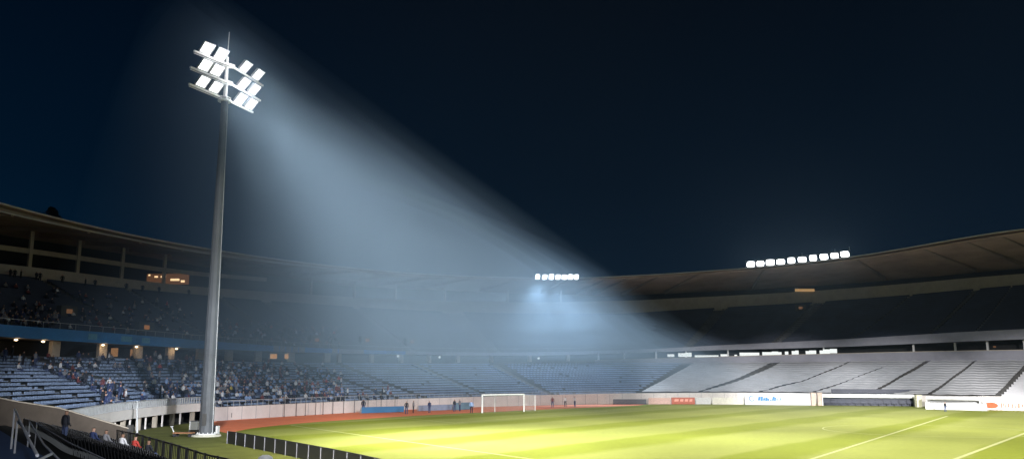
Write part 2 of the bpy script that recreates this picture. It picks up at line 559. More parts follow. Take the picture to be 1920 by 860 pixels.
    # columns and beam under the roof
    if si < 2:
        mb = MB()
        e_ = b if si == 0 else S1+22
        if si == 0:
            qs = arange(a, b)
            for q0, q1 in zip(qs, qs[1:]): mb.bar(P3(q0,50.2,z('band_top',q0)+2.45), P3(q1,50.2,z('band_top',q1)+2.45), .3, .75)
            mb.build('gallery_beam', M_beige, root)
        q = a+2 if si == 0 else a+6
        while q < min(b, a+90):
            mb = MB(); nn = nrm(q); tt = Vector((nn.y,-nn.x))
            mb.obox(pt(q,50.2), tt, nn, .28 if si==0 else .2, .2, z('band_top',q)-.5, roof_back(q)+1.2); mb.build('column', M_beige, root)
            q += 7.0
    # concourse columns
    q = a + 1.5
    while q < b:
        wcol = .62 if si == 0 else (.35 if si == 1 else .16)
        mb = MB(); nn = nrm(q); tt = Vector((nn.y,-nn.x))
        mb.obox(pt(q,28.2), tt, nn, wcol, .3 if si<2 else .16, z('low_top',q)-.25, z('fas_bot',q)+.05)
        mb.build('concourse_column', M_beige if si < 2 else M_wsteel, root)
        q += 5.2 if si < 2 else (7.5 if int(q) % 2 else 5.5)
    # roof
    def roof_ring(q):
        return [P3(q,27,z('roof_low',q)),P3(q,27,z('roof_low',q)+.22),P3(q,28.2,z('roof_low',q)+.3),P3(q,28.2,z('roof_top',q)-.25),P3(q,27,z('roof_top',q)-.2),P3(q,27,z('roof_top',q)),
                P3(q,57,roof_back(q)+1.8),P3(q,57,roof_back(q)),P3(q,50,roof_back(q)+.35)]
    mb = MB(); mb.sweep([roof_ring(q) for q in st])
    roof = mb.build('roof', [M_roof if not right else mat('bounce_lit_roof_sheet',(.46,.32,.25),.8,.25,.12)], root)  # right roof lighter and browner: bounce light from the pitch put into its colour
    mb = MB()
    qs = arange(a, b)
    for q0, q1 in zip(qs, qs[1:]):
        mb.bar(P3(q0,26.9,z('roof_top',q0)-.08), P3(q1,26.9,z('roof_top',q1)-.08), .12, .2)
        if si == 0: mb.bar(P3(q0,26.9,z('roof_low',q0)+.08), P3(q1,26.9,z('roof_low',q1)+.08), .12, .14)
    mb.build('roof_edge', M_roofe, roof)
    q = a + 3
    while q < b:
        mb = MB(); nn = nrm(q); tt = Vector((nn.y,-nn.x))
        za, zb = z('roof_low',q), roof_back(q)
        p = []
        for dz_a, dz_b in ((-.12,-.85),(.1,.3)):
            for sg, zz, o in ((-1,0,27.3),(1,0,27.3),(1,1,50),(-1,1,50)):
                c = pt(q,o)+tt*(.22*sg)
                p.append((c.x,c.y,(za+dz_a) if not zz else (zb+.35+dz_b)))
        mb.box8(p)
        mb.build('roof_beam', M_roof, roof)
        q += 7.0

left, end_, rightS = STAND
# ---- warm lights in the left concourse
for px, py in ((31,632),(79,637),(193,645),(256,652),(332,658)):
    q = find_s(px, 27.2, 'fas_bot'); p = P3(q, 27.2, z('fas_bot',q)-.12)
    mb = MB(); mb.ball(p, .22,.22,.12,8,5); mb.build('bulb', M_warm, left)
    L = bpy.data.lights.new('bulb_light','POINT'); L.energy = 45; L.color = (1,.68,.38); L.shadow_soft_size=.2
    lo = bpy.data.objects.new('bulb_light', L); COL.objects.link(lo); p2 = P3(q, 26.9, z('fas_bot',q)-.4); lo.location = p2
# lit rooms: orange openings
def lit(px0, px1, o, y0, y1, m, root, name):
    zk = (y0+y1)/2
    q0 = find_s(px0, o, 'fas_bot' if y0 > 600 else 'band_top'); q1 = find_s(px1, o, 'fas_bot' if y0 > 600 else 'band_top')
    a0, a1 = pt(q0,o), pt(q1,o)
    z00, z01 = zfor(a0.x,a0.y,y1), zfor(a0.x,a0.y,y0); z10, z11 = zfor(a1.x,a1.y,y1), zfor(a1.x,a1.y,y0)
    n0, n1 = nrm(q0)*.12, nrm(q1)*.12
    mb = MB()
    mb.box8([(a0.x,a0.y,z00),(a1.x,a1.y,z10),(a1.x+n1.x,a1.y+n1.y,z10),(a0.x+n0.x,a0.y+n0.y,z00),(a0.x,a0.y,z01),(a1.x,a1.y,z11),(a1.x+n1.x,a1.y+n1.y,z11),(a0.x+n0.x,a0.y+n0.y,z01)])
    return mb.build(name, m, root)
lit(507,521,28.0,663,672,M_orange,end_,'lit_window'); lit(534,540,28.0,663,672,M_orange,end_,'lit_window')
lit(210,222,33.0,652,668,emat('dim_orange',(1,.5,.2),.25,False),left,'lit_window')
lit(245,256,33.0,654,670,emat('dim_orange',(1,.5,.2),.25,False),left,'lit_window')
M_room = emat('room_glow',(1,.42,.14),.10,False)
M_roomb = emat('room_bulb',(1,.68,.36),1.4,False)
lit(276,352,50.9,513,533,M_room,left,'lit_room')
for x0,x1,y0,y1 in ((279,282,514,517),(291,294,517,520),(301,305,517,520),(307,310,517,520),(321,336,522,526),(338,346,525,529)):
    lit(x0,x1,50.5,y0,y1,M_roomb,left,'ceiling_lamp')
# vomitories in the upper tier, glowing orange inside
M_vom = emat('portal_glow',(1,.42,.14),.22,False)
for px, kk, r_ in ((268,3,left),(122,7,left),(590,3,end_),(686,4,end_),(770,4,end_),(1508,18,rightS)):
    q = find_s(px, up_o(kk), 'fas_top'); nn = nrm(q); tt = Vector((nn.y,-nn.x)); c = pt(q, up_o(kk)-.1)
    zz = up_z(q,kk)
    mb = MB(); mb.obox(c, tt, nn, 1.3, .5, zz, zz+1.5); v_ = mb.build('stair_portal', M_dark, r_)
    mb = MB(); c2 = pt(q, up_o(kk)-.63); mb.obox(c2, tt, nn, .45, .03, zz+.45, zz+1.05); mb.build('doorway', M_vom if px in (268,590,686) else emat('dim_portal',(1,.5,.25),.12,False), v_)
# white lamps / lit boxes along the right concourse and cool bulbs in the end stand
for x0,x1,y0,y1 in ((1252,1265,664,669),(1273,1284,662,669),(1285,1298,661,669),(1303,1334,666,669.5),(1337,1348,666,669),(1349,1365,664,668),(1378,1383,665,668),
                    (1388,1405,661,667),(1406,1424,661,667),(1430,1438,660,666),(1440,1447,660,666),(1449,1457,659,666),(1460,1467,660,666),(1472,1477,659,666),(1482,1489,658,665),(1490,1496,657,665),(1508,1517,658,664),(1519,1530,657,664),(1535,1543,657,664),(1545,1556,655,663),(1557,1568,654,662)):
    ymid = tabf(T['ledge'])((x0+x1)/2)
    lit(x0,x1,26.6+.2,y0-.6,y1-.6,M_win,rightS,'lit_window')
for px, py in ((744,664),(822,666),(1009,668)):
    q = find_s(px,27.2,'fas_bot'); c = pt(q,26.6); zz = zfor(c.x,c.y,py+3)
    mb = MB(); mb.ball((c.x,c.y,zz),.25,.25,.25,8,6); mb.build('bulb', M_win, end_)
# warm floodlight niche under the right roof
lit(1492,1524,49.6,541,546,emat('roof_lamp',(1,.6,.25),.35,False),rightS,'lit_window')
lit(1860,1866,26.6+.2,648,651,emat('dim_portal',(1,.5,.25),.12,False),rightS,'lit_window')

# ------------------------------------------------------------------ ground, pitch, track
mb = MB(); mb.face([(-320,-200,-.03),(320,-200,-.03),(320,400,-.03),(-320,400,-.03)])
tag(mb.build('ground', mat('asphalt',(.05,.05,.05),.9)), kind='structure')

def pitch_mat():
    m = bpy.data.materials.new('mown_grass'); m.use_nodes = True
    nt = m.node_tree; nt.nodes.clear(); N = nt.nodes.new; Lk = nt.links.new
    out = N('ShaderNodeOutputMaterial'); b = N('ShaderNodeBsdfPrincipled')
    b.inputs['Roughness'].default_value = .85; b.inputs['Specular IOR Level'].default_value = .2
    tc = N('ShaderNodeTexCoord'); sp = N('ShaderNodeSeparateXYZ'); Lk(tc.outputs['Object'], sp.inputs[0])
    def mul(a, f):
        n = N('ShaderNodeMath'); n.operation='MULTIPLY'; Lk(a, n.inputs[0]); n.inputs[1].default_value = f; return n.outputs[0]
    def add(a, c):
        n = N('ShaderNodeMath'); n.operation='ADD'
        if isinstance(a,float): n.inputs[0].default_value=a
        else: Lk(a, n.inputs[0])
        if isinstance(c,float): n.inputs[1].default_value=c
        else: Lk(c, n.inputs[1])
        return n.outputs[0]
    nz = N('ShaderNodeTexNoise'); nz.inputs['Scale'].default_value = .12; nz.inputs['Detail'].default_value = 4; Lk(tc.outputs['Object'], nz.inputs['Vector'])
    v = add(mul(sp.outputs[0], .8), mul(sp.outputs[1], -.6))
    v = add(v, mul(nz.outputs['Fac'], 3.0))
    v = add(v, 48.0 - 1.5 + 250.0)
    fr = N('ShaderNodeMath'); fr.operation='MODULO'; Lk(v, fr.inputs[0]); fr.inputs[1].default_value = 12.5
    # dark band where 0 < v mod 12.5 < 5, soft sides
    r1 = N('ShaderNodeValToRGB')
    f2 = mul(fr.outputs[0], 1/12.5); Lk(f2, r1.inputs[0])
    e = r1.color_ramp.elements
    e[0].position=0; e[0].color=(0,0,0,1); e[1].position=.06; e[1].color=(1,1,1,1)
    for p_, c_ in ((.34,1),(.46,0),(.72,.12),(.95,0)):
        q = e.new(p_); q.color=(c_,c_,c_,1)
    n2 = N('ShaderNodeTexNoise'); n2.inputs['Scale'].default_value = .06; n2.inputs['Detail'].default_value = 6; Lk(tc.outputs['Object'], n2.inputs['Vector'])
    n3 = N('ShaderNodeTexNoise'); n3.inputs['Scale'].default_value = 2.5; n3.inputs['Detail'].default_value = 6; Lk(tc.outputs['Object'], n3.inputs['Vector'])
    mx = N('ShaderNodeMix'); mx.data_type='RGBA'; Lk(r1.outputs[0], mx.inputs['Factor'])
    mx.inputs['A'].default_value=(.262,.283,.062,1); mx.inputs['B'].default_value=(.198,.226,.022,1)
    mx2 = N('ShaderNodeMix'); mx2.data_type='RGBA'; mx2.blend_type='MULTIPLY'; mx2.inputs['Factor'].default_value = 1
    rr = N('ShaderNodeMapRange'); rr.inputs[1].default_value=.3; rr.inputs[2].default_value=.7; rr.inputs[3].default_value=.82; rr.inputs[4].default_value=1.12
    Lk(n2.outputs['Fac'], rr.inputs[0])
    r3 = N('ShaderNodeMapRange'); r3.inputs[1].default_value=.25; r3.inputs[2].default_value=.75; r3.inputs[3].default_value=.9; r3.inputs[4].default_value=1.1
    Lk(n3.outputs['Fac'], r3.inputs[0])
    mm = N('ShaderNodeMath'); mm.operation='MULTIPLY'; Lk(rr.outputs[0], mm.inputs[0]); Lk(r3.outputs[0], mm.inputs[1])
    Lk(mx.outputs['Result'], mx2.inputs['A']); Lk(mm.outputs[0], mx2.inputs['B'])
    Lk(mx2.outputs['Result'], b.inputs['Base Color'])
    bp = N('ShaderNodeBump'); bp.inputs['Strength'].default_value=.25; Lk(n3.outputs['Fac'], bp.inputs['Height']); Lk(bp.outputs['Normal'], b.inputs['Normal'])
    Lk(b.outputs[0], out.inputs['Surface'])
    return m
M_pitch = pitch_mat()
M_apron = mat('rough_grass',(.13,.14,.025),.9,.25,.5,bump=.2)
# rough grass fills the bowl
mb = MB(); mb.face([(p.x,p.y,0) for p in W] + [(97,20,0),(60,-20,0),(-4,10,0)])
tag(mb.build('grass_apron', M_apron), kind='structure')
# playing surface inside the track's kerb
edge_px = [(430,812),(452,806),(483,801),(545,794.5),(620,788.5),(700,783.5),(800,777.5),(900,772.5),(1000,768),(1100,763.3),(1200,759.3)]
edge = [gnd(*e) for e in edge_px]
inner = spline([(p.x,p.y) for p in edge], 1.0)
s12 = find_s(1215, -.3, 0.0)
farw = [pt(q,-.6) for q in arange(s12, NS-1)]
near = [gnd(435,812.5), gnd(524,829), gnd(621,845), gnd(700,856)]
polyg = [(p.x,p.y,.004) for p in inner] + [(p.x,p.y,.004) for p in farw] + [(97,25,.004),(60,5,.004),(4,22,.004)] + [(p.x,p.y,.004) for p in reversed(near)]
mb = MB(); mb.face(polyg)
pitch = tag(mb.build('pitch', M_pitch), kind='structure')
# running track between kerb and wall
M_track = mat('red_track',(.76,.21,.10),.85,.1,.4)
mb = MB()
n_ = len(inner)
s_a, s_b = find_s(396,-.2,0.0,20), s12
ring_in, ring_out = [], []
for i in range(0, n_):
    f_ = i/(n_-1); q = s_a+(s_b-s_a)*f_; o_ = pt(q,-.2)
    ring_in.append(inner[i]); ring_out.append(o_)
for i in range(n_-1):
    mb.face([(ring_in[i].x,ring_in[i].y,.008),(ring_in[i+1].x,ring_in[i+1].y,.008),(ring_out[i+1].x,ring_out[i+1].y,.008),(ring_out[i].x,ring_out[i].y,.008)])
mb.face([(ring_in[0].x,ring_in[0].y,.008),(ring_out[0].x,ring_out[0].y,.008),(gnd(399,806).x,gnd(399,806).y,.008)])
trk = tag(mb.build('running_track', M_track), kind='structure')
mb = MB()
for i in range(n_-1):
    for f_ in (.18,.36,.54,.72):
        a_ = ring_in[i].lerp(ring_out[i], f_); b_ = ring_in[i+1].lerp(ring_out[i+1], f_)
        d_ = (ring_out[i]-ring_in[i]).normalized()*.04
        mb.face([((a_-d_).x,(a_-d_).y,.012),((b_-d_).x,(b_-d_).y,.012),((b_+d_).x,(b_+d_).y,.012),((a_+d_).x,(a_+d_).y,.012)])
mb.build('lane_lines', mat('faded_line',(.6,.42,.34),.8), trk)
# pitch markings
M_line = mat('white_line',(.42,.43,.20),.85,.15,1)
def stroke(mb, pts, w=.14, zz=.012):
    pts = [Vector(p).to_2d() for p in pts]
    for a_, b_ in zip(pts, pts[1:]):
        d_ = (b_-a_).normalized(); n2 = Vector((-d_.y,d_.x))*w/2
        mb.face([((a_-n2).x,(a_-n2).y,zz),((b_-n2).x,(b_-n2).y,zz),((b_+n2).x,(b_+n2).y,zz),((a_+n2).x,(a_+n2).y,zz)])
mb = MB()
corner = gnd(545,796.5); tl = gnd(894,845.5)
tdir = (tl-corner).normalized(); gpost = gnd(903,773.5)
gdir = (gpost-corner).normalized()
stroke(mb, [corner, corner+tdir*62], .22)
stroke(mb, [corner, corner+gdir*72], .22)
# penalty area and goal area
def loc_(a_, b_): return corner + gdir*a_ + tdir*b_
stroke(mb, [loc_(18,0.1), loc_(18,13), loc_(56,13), loc_(56,.1)], .16)
stroke(mb, [loc_(28,0.1), loc_(28,4.6), loc_(46,4.6), loc_(46,.1)], .14)
h0, h1 = gnd(1540,854), gnd(1673,812)
hd = (h1-h0).normalized(); stroke(mb, [h0-hd*14, h1+hd*40], .26)
k0, k1 = gnd(1791,860), gnd(1920,812)
kd = (k1-k0).normalized(); stroke(mb, [k0-kd*14, k1+kd*40], .30)
cc = gnd(1736,806)
stroke(mb, [(cc.x+9.15*math.cos(t*math.pi/24), cc.y+9.15*math.sin(t*math.pi/24)) for t in range(49)], .13)
mb.build('pitch_markings', M_line, pitch)

# ------------------------------------------------------------------ light mast
MD = 70.6
mbase = gnd(386, 817)
MD = mbase.y
def mp(px, py): return at(px, py, MD)
mast = thing('floodlight_mast', 'tall tapered steel mast with twelve lit floodlights on three crossarms beside the pitch', 'floodlight mast', (mbase.x, mbase.y, 0))
shaft_top = mp(421.5, 190); tip1 = mp(426.5, 108); rod = mp(430, 60.5)
def gon(c, r, n=12, ph=.13): return [(c[0]+r*math.cos(ph+2*math.pi*i/n), c[1]+r*math.sin(ph+2*math.pi*i/n), c[2]) for i in range(n)]
mb = MB()
rings = []
for i in range(9):
    f_ = i/8; c = Vector((mbase.x,mbase.y,.15)).lerp(shaft_top, f_); rings.append(gon(c, .62+(.31-.62)*f_))
mb.sweep(rings); mb.build('pole', M_pole, mast)
for f_ in (.33,.66):
    c = Vector((mbase.x,mbase.y,.15)).lerp(shaft_top, f_); r_ = .62+(.31-.62)*f_
    mb = MB(); mb.sweep([gon(c,r_+.03), gon(c+Vector((0,0,.12)),r_+.03)]); mb.build('section_joint', M_pole, mast)
mb = MB(); mb.box((mbase.x-.16,mbase.y-.655,.9),(mbase.x+.16,mbase.y-.57,1.9)); mb.build('access_door', M_dark, mast)
mb = MB()
for f0,f1 in ((.02,.97),):
    a_ = Vector((mbase.x+.60,mbase.y-.2,.3)); b_ = shaft_top+Vector((.33,-.1,-.2)); mb.tube(a_,b_,.03,n=5)
mb.build('cable_conduit', M_steel, mast)
mb = MB(); mb.sweep([gon(shaft_top,.19), gon(tip1,.13)]); mb.build('upper_pole', M_wsteel, mast)
mb = MB(); mb.tube(tip1, rod, .05, .02, 6); mb.build('lightning_rod', M_wsteel, mast)
mb = MB(); mb.sweep([gon((mbase.x,mbase.y,.0),1.25,20), gon((mbase.x,mbase.y,.15),1.2,20)]); mb.build('base_pad', mat('pale_concrete',(.5,.48,.4),.85), mast)
mb = MB(); mb.sweep([gon((mbase.x,mbase.y,.15),.82), gon((mbase.x,mbase.y,.24),.82)])
for i in range(12):
    t = 2*math.pi*i/12; mb.tube((mbase.x+.72*math.cos(t),mbase.y+.72*math.sin(t),.24),(mbase.x+.72*math.cos(t),mbase.y+.72*math.sin(t),.34),.035)
mb.build('base_flange', M_wsteel, mast)
# platform ring at the top of the shaft
mb = MB(); c = shaft_top; mb.sweep([gon(c+Vector((0,0,-.05)),.62), gon(c+Vector((0,0,.05)),.62)])
mb.sweep([gon(c+Vector((0,0,.28)),.50), gon(c+Vector((0,0,.34)),.50)])
for i in range(6):
    t = math.pi*i/3; mb.bar(c+Vector((.5*math.cos(t),.5*math.sin(t),0)), c+Vector((.5*math.cos(t),.5*math.sin(t),.34)), .08,.08)
mb.build('head_ring', M_wsteel, mast)
adir = Vector((.58,.815,0)).normalized(); ndir = Vector((.815,-.58,0)).normalized()
def on_arm(px, py, z_):
    """point of the horizontal crossarm plane (height z_) seen at a pixel"""
    a_, b_ = (px-CX)/F, (CY-py)/F
    dy = cth-b_*sth; dz = sth+b_*cth; t = (z_-CH)/dz
    return Vector((a_*t, dy*t, z_))
arms = [((363.7,95.8),(434,124),(492.8,161),(382,409,453,476.5)),
        ((356.7,126),(430,156),(488,189),(377.7,399.8,449.8,469.5)),
        ((354,157.4),(418,184),(474,211),(373,397.4,444,463.7))]
tilt = R(43)
face_c = []
for tipL, cen, tipR, lx in arms:
    zc = mp(*cen).z
    c = on_arm(*cen, zc)
    A = on_arm(*tipL, zc); B = on_arm(*tipR, zc)
    # keep the arm straight: fit its direction, keep the visible tips
    mb = MB(); 
    mb.bar(A, c, .16, .16); mb.bar(c, B, .16, .16)
    off_ = ndir*.28
    mb.bar(A+Vector((0,0,-.20)), B+Vector((0,0,-.20)) if False else c+Vector((0,0,-.20)), .05,.05)
    arm = mb.build('crossarm', M_wsteel, mast)
    mb = MB()
    pc = Vector((shaft_top.x,shaft_top.y,0)).lerp(Vector((tip1.x,tip1.y,0)), .5); pc.z = zc
    mb.bar(pc, c, .22,.22); mb.obox((pc.x,pc.y), (1,0),(0,1), .27,.27, zc-.13, zc+.13)
    mb.obox((c.x,c.y),(adir.x,adir.y),(ndir.x,ndir.y),.3,.14,zc-.16,zc+.16)
    mb.build('bracket', M_wsteel, mast)
    for i, x in enumerate(lx):
        e0, e1 = (A, c) if i < 2 else (c, B)
        best = None
        for k in range(101):
            p = e0.lerp(e1, k/100); dx = abs(proj(p)[0]-x)
            if best is None or dx < best[0]: best = (dx, p.copy())
        p = best[1]
        ad = (e1-e0).normalized(); nd = Vector((ad.y,-ad.x,0))
        w_, h_ = .58, 1.10
        up = Vector((0,0,1))*math.cos(tilt) + nd*math.sin(tilt)
        fo = nd*math.cos(tilt) - Vector((0,0,1))*math.sin(tilt)
        b0 = p + Vector((0,0,.16)) + fo*.05
        def q_(a_, b_, d_): return b0 + ad*a_ + up*b_ + fo*d_
        mb = MB()
        # tapered housing behind, open frame in front
        mb.box8([q_(-w_*.8,.12,-.28),q_(w_*.8,.12,-.28),q_(w_,0,0),q_(-w_,0,0),q_(-w_*.8,h_-.12,-.28),q_(w_*.8,h_-.12,-.28),q_(w_,h_,0),q_(-w_,h_,0)])
        fl = mb.build('floodlight', M_steel, mast)
        mb = MB()
        for a0,b0_,a1,b1_ in ((-w_,0,w_,0),(-w_,h_,w_,h_),(-w_,0,-w_,h_),(w_,0,w_,h_)):
            mb.bar(q_(a0,b0_,.03), q_(a1,b1_,.03), .06,.06)
        mb.build('frame', M_steel, fl)
        mb = MB()
        for k in range(3):
            y0 = .05+(h_-.1)*k/3+.02; y1 = .05+(h_-.1)*(k+1)/3-.02
            mb.face([q_(-w_+.05,y0,.012),q_(w_-.05,y0,.012),q_(w_-.05,y1,.012),q_(-w_+.05,y1,.012)])
        mb.face([q_(-w_+.03,.02,.006),q_(w_-.03,.02,.006),q_(w_-.03,h_-.02,.006),q_(-w_+.03,h_-.02,.006)], 1)
        mb.build('lens', [M_lamp, emat('lens_gap',(.9,.95,1),.45,False)], fl)
        mb = MB(); mb.bar(p+ad*-.5, q_(-.5,.15,-.2), .05,.05); mb.bar(p+ad*.5, q_(.5,.15,-.2), .05,.05); mb.build('yoke', M_wsteel, fl)
        face_c.append(q_(0,h_/2,.25))
HEAD = sum(face_c, Vector())/len(face_c)
print('HEAD', HEAD, 'mast top', rod.z)

# ------------------------------------------------------------------ roof floodlight banks
def bank(name, label, x0, x1, n, o, hgt, lift, ext):
    q0, q1 = find_s(x0,o,'roof_top'), find_s(x1,o,'roof_top')
    c = pt((q0+q1)/2,o)
    root = thing(name, label, 'floodlight bank', (c.x,c.y,z('roof_top',(q0+q1)/2)))
    mb = MB()
    qs = arange(q0,q1)
    for a_, b_ in zip(qs,qs[1:]):
        for h in (.1+lift, hgt+.25+lift): mb.bar(P3(a_,o+.3,z('roof_top',a_)+h), P3(b_,o+.3,z('roof_top',b_)+h), .08,.08)
        mb.bar(P3(a_,o+.35,z('roof_top',a_)-.3), P3(a_,o+.35,z('roof_top',a_)+hgt+.3+lift), .07,.07)
    for q in ext: mb.bar(P3(q0+(q1-q0)*q,o+.5,z('roof_top',q0+(q1-q0)*q)), P3(q0+(q1-q0)*q,o+.5,z('roof_top',q0+(q1-q0)*q)+hgt+1.0+lift), .08,.08)
    mb.build('rack', M_steel, root)
    for i in range(n):
        q = q0+(q1-q0)*(i+.5)/n; L = (pt(q1,o)-pt(q0,o)).length/n
        nn = nrm(q); tt = Vector((nn.y,-nn.x)); c = pt(q,o)
        zz = z('roof_top',q)+lift+.15
        N3 = -Vector((nn.x,nn.y,0)); T3 = Vector((tt.x,tt.y,0))
        j = rnd.uniform(-.12,.12); w_ = L*.40*rnd.uniform(.85,1.08)
        up = Vector((0,0,1))*.9+N3*(.44+j); up.normalize(); fo = N3*.9-Vector((0,0,1))*.44
        b0 = Vector((c.x,c.y,zz))
        def q_(a_,b_,d_): return b0+T3*a_+up*b_+fo*d_
        mb = MB()
        h_ = hgt*rnd.uniform(.92,1.08)
        mb.box8([q_(-w_*.7,.15,-.4),q_(w_*.7,.15,-.4),q_(w_,0,0),q_(-w_,0,0),q_(-w_*.7,h_-.15,-.4),q_(w_*.7,h_-.15,-.4),q_(w_,h_,0),q_(-w_,h_,0)])
        fl = mb.build('floodlight', M_steel, root)
        # rounded lens
        mb = MB(); pts = []
        for k in range(16):
            t = 2*math.pi*k/16; ca, sa = math.cos(t), math.sin(t)
            ex = lambda v: math.copysign(abs(v)**.5, v)
            pts.append(q_(w_*.98*ex(ca), h_/2+h_*.49*ex(sa), .03))
        mb.face(pts); mb.build('lens', M_lampb, fl)
    return root, q0, q1
bankC, c0, c1 = bank('floodlight_bank','short row of hazy white floodlights on the roof edge behind the goal',1001,1086,7,27.0,1.15,-.55,())
bankR, r0, r1 = bank('floodlight_bank','long row of ten bright white floodlights along the right roof edge',1397,1594,10,27.0,1.35,-.05,(.55,.85,.99))

# ------------------------------------------------------------------ near stand (bottom left), where the viewer sits
NF = [(-26.4,57.5),(-23,53),(-17.8,45.4),(-14,39.6),(-11,35.7),(-5,27.2),(1,18.7),(7,10)]
NFs = spline(NF, 1.0)
NN = len(NFs)
def nf(s, o):
    s = max(0.0, min(NN-1.0001, s)); i = int(s); f = s-i
    w = NFs[i].lerp(NFs[i+1], f)
    a_ = NFs[max(0,i-2)]; b_ = NFs[min(NN-1,i+3)]
    t = (b_-a_).normalized(); n = Vector((t.y,-t.x))
    return w+n*o, n, t
nst = thing('near_stand','dark stepped terrace in the bottom left foreground','grandstand',(NFs[20].x-5,NFs[20].y-5,0))
def N3(s,o,zz):
    p,_,_ = nf(s,o); return (p.x,p.y,zz)
RK, RW = .27, .82
def nz(k): return .35+RK*RW*k
NK = 11
mb = MB(); rings = []
for s in range(0, NN):
    ring = [N3(s,0,0)]
    for k in range(NK): ring += [N3(s,RW*k,nz(k)), N3(s,RW*(k+1),nz(k))]
    rings.append(ring)
mb.sweep(rings, closed=False); mb.build('terrace', M_black, nst)
mb = MB(); rings = []
for s in range(0, NN):
    rings.append([N3(s,9.1,2.2),N3(s,9.1,3.35),N3(s,13.9,3.35),N3(s,13.9,3.50),N3(s,17.9,3.50),N3(s,17.9,3.65),N3(s,24,3.65),N3(s,24,2.2)])
mb.sweep(rings); mb.build('blue_floor', mat('blue_paint',(.05,.11,.26),.6), nst)
# front wall under the fence
mb = MB(); mb.sweep([[N3(s,-.2,0),N3(s,-.2,.55),N3(s,.05,.55),N3(s,.05,0)] for s in range(0,NN)]); mb.build('front_wall', M_black, nst)
# handrails of the walkway
for pts_ in (((28,766,20),(50,815,13.2),(70,853,9.6)),((33,788,19),(55,816,14.5)),((56,790,26),(82,832,18),(114,864,14)),((69,793,34),(130,829,25.5),(205,864,20.5)),((72,862,11),(97,850,11.6))):
    P_ = [at(*q_) for q_ in pts_]; mb = MB()
    for a_, b_ in zip(P_, P_[1:]): mb.tube(a_, b_, .019, n=6)
    p = P_[0]; mb.tube((p.x,p.y,p.z-.9), p, .022, n=6)
    mb.build('handrail', M_rail, nst)
# fence with balusters along its front
fence = thing('fence','black baluster fence in front of the grass strip, bottom left','fence',(NFs[20].x,NFs[20].y,.55))
mb = MB()
for a_, b_ in zip(range(0,NN-1),range(1,NN)):
    mb.bar(N3(a_,-.08,1.5), N3(b_,-.08,1.5), .06,.07); mb.bar(N3(a_,-.08,.68), N3(b_,-.08,.68), .05,.05)
mb.build('rails', M_dsteel, fence)
mb = MB(); q = 0.
while q < NN-1:
    mb.tube(N3(q,-.08,.55), N3(q,-.08,1.5), .022, n=5, cap=False); q += .36
mb.build('balusters', M_dsteel, fence)
q = 0.
while q < NN-1:
    mb = MB(); mb.bar(N3(q,-.08,.55), N3(q,-.08,1.56), .09,.09); mb.build('post', M_dsteel, fence); q += 1.8
# beige side wall stepping up the rake
A0 = at(241,803,58.0); A1 = at(112,765,54.8); A2 = at(36,753.5,52.6); A3 = at(-60,735,50)
wl = thing('boundary_wall','beige rendered wall stepping up between the left seats and the dark foreground terrace','wall',(A0.x,A0.y,0))
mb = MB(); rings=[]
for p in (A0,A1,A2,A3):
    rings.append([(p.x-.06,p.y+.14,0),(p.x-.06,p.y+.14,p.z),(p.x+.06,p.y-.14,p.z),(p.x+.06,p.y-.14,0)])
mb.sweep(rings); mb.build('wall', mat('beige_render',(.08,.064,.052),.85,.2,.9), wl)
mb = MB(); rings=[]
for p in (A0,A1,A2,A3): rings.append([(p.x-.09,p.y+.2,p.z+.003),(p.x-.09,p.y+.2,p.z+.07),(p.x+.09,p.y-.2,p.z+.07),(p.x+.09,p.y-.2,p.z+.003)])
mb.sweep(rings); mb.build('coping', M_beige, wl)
mb = MB(); mb.box((A0.x-.05,A0.y-.2,0),(A0.x+.25,A0.y+.2,A0.z+.25)); mb.build('end_post', M_dark, wl)

# tall slim pole standing at the open bays
pb = gnd(257,812); pt_ = at(257,752,pb.y)
po = thing('flag_pole','slim pale pole standing in front of the white parapet, left of the mast','pole',(pb.x,pb.y,0))
mb = MB(); mb.tube((pb.x,pb.y,0),pt_,.11,.07,8); mb.build('shaft', M_steel, po)
mb = MB(); mb.tube((pb.x,pb.y,0),(pb.x,pb.y,.08),.25,.25,10); mb.build('foot', M_dark, po)

# ------------------------------------------------------------------ black perimeter board by the pitch
bp_ = [(427,830.5),(524,850),(640,876),(740,902)]
BP = spline([(gnd(*q).x,gnd(*q).y) for q in bp_], 1.0)
pbn = thing('perimeter_barrier','long black panelled barrier between the grass strip and the pitch','barrier',(BP[0].x,BP[0].y,0))
i = 0
while i+2 < len(BP):
    a_, b_ = BP[i], BP[i+2]
    d_ = (b_-a_).normalized(); n2 = Vector((-d_.y,d_.x)); c = (a_+b_)/2
    mb = MB(); mb.obox(c, d_, n2, (b_-a_).length/2-.035, .05, .04, .86); mb.build('panel', M_dsteel, pbn)
    mb = MB(); mb.obox(a_, d_, n2, .025, .09, 0, .9); mb.build('post', M_grey, pbn)
    i += 2
mb = MB()
for a_, b_ in zip(BP, BP[1:]): mb.bar((a_.x,a_.y,.90),(b_.x,b_.y,.90),.10,.05)
mb.build('top_rail', M_dsteel, pbn)

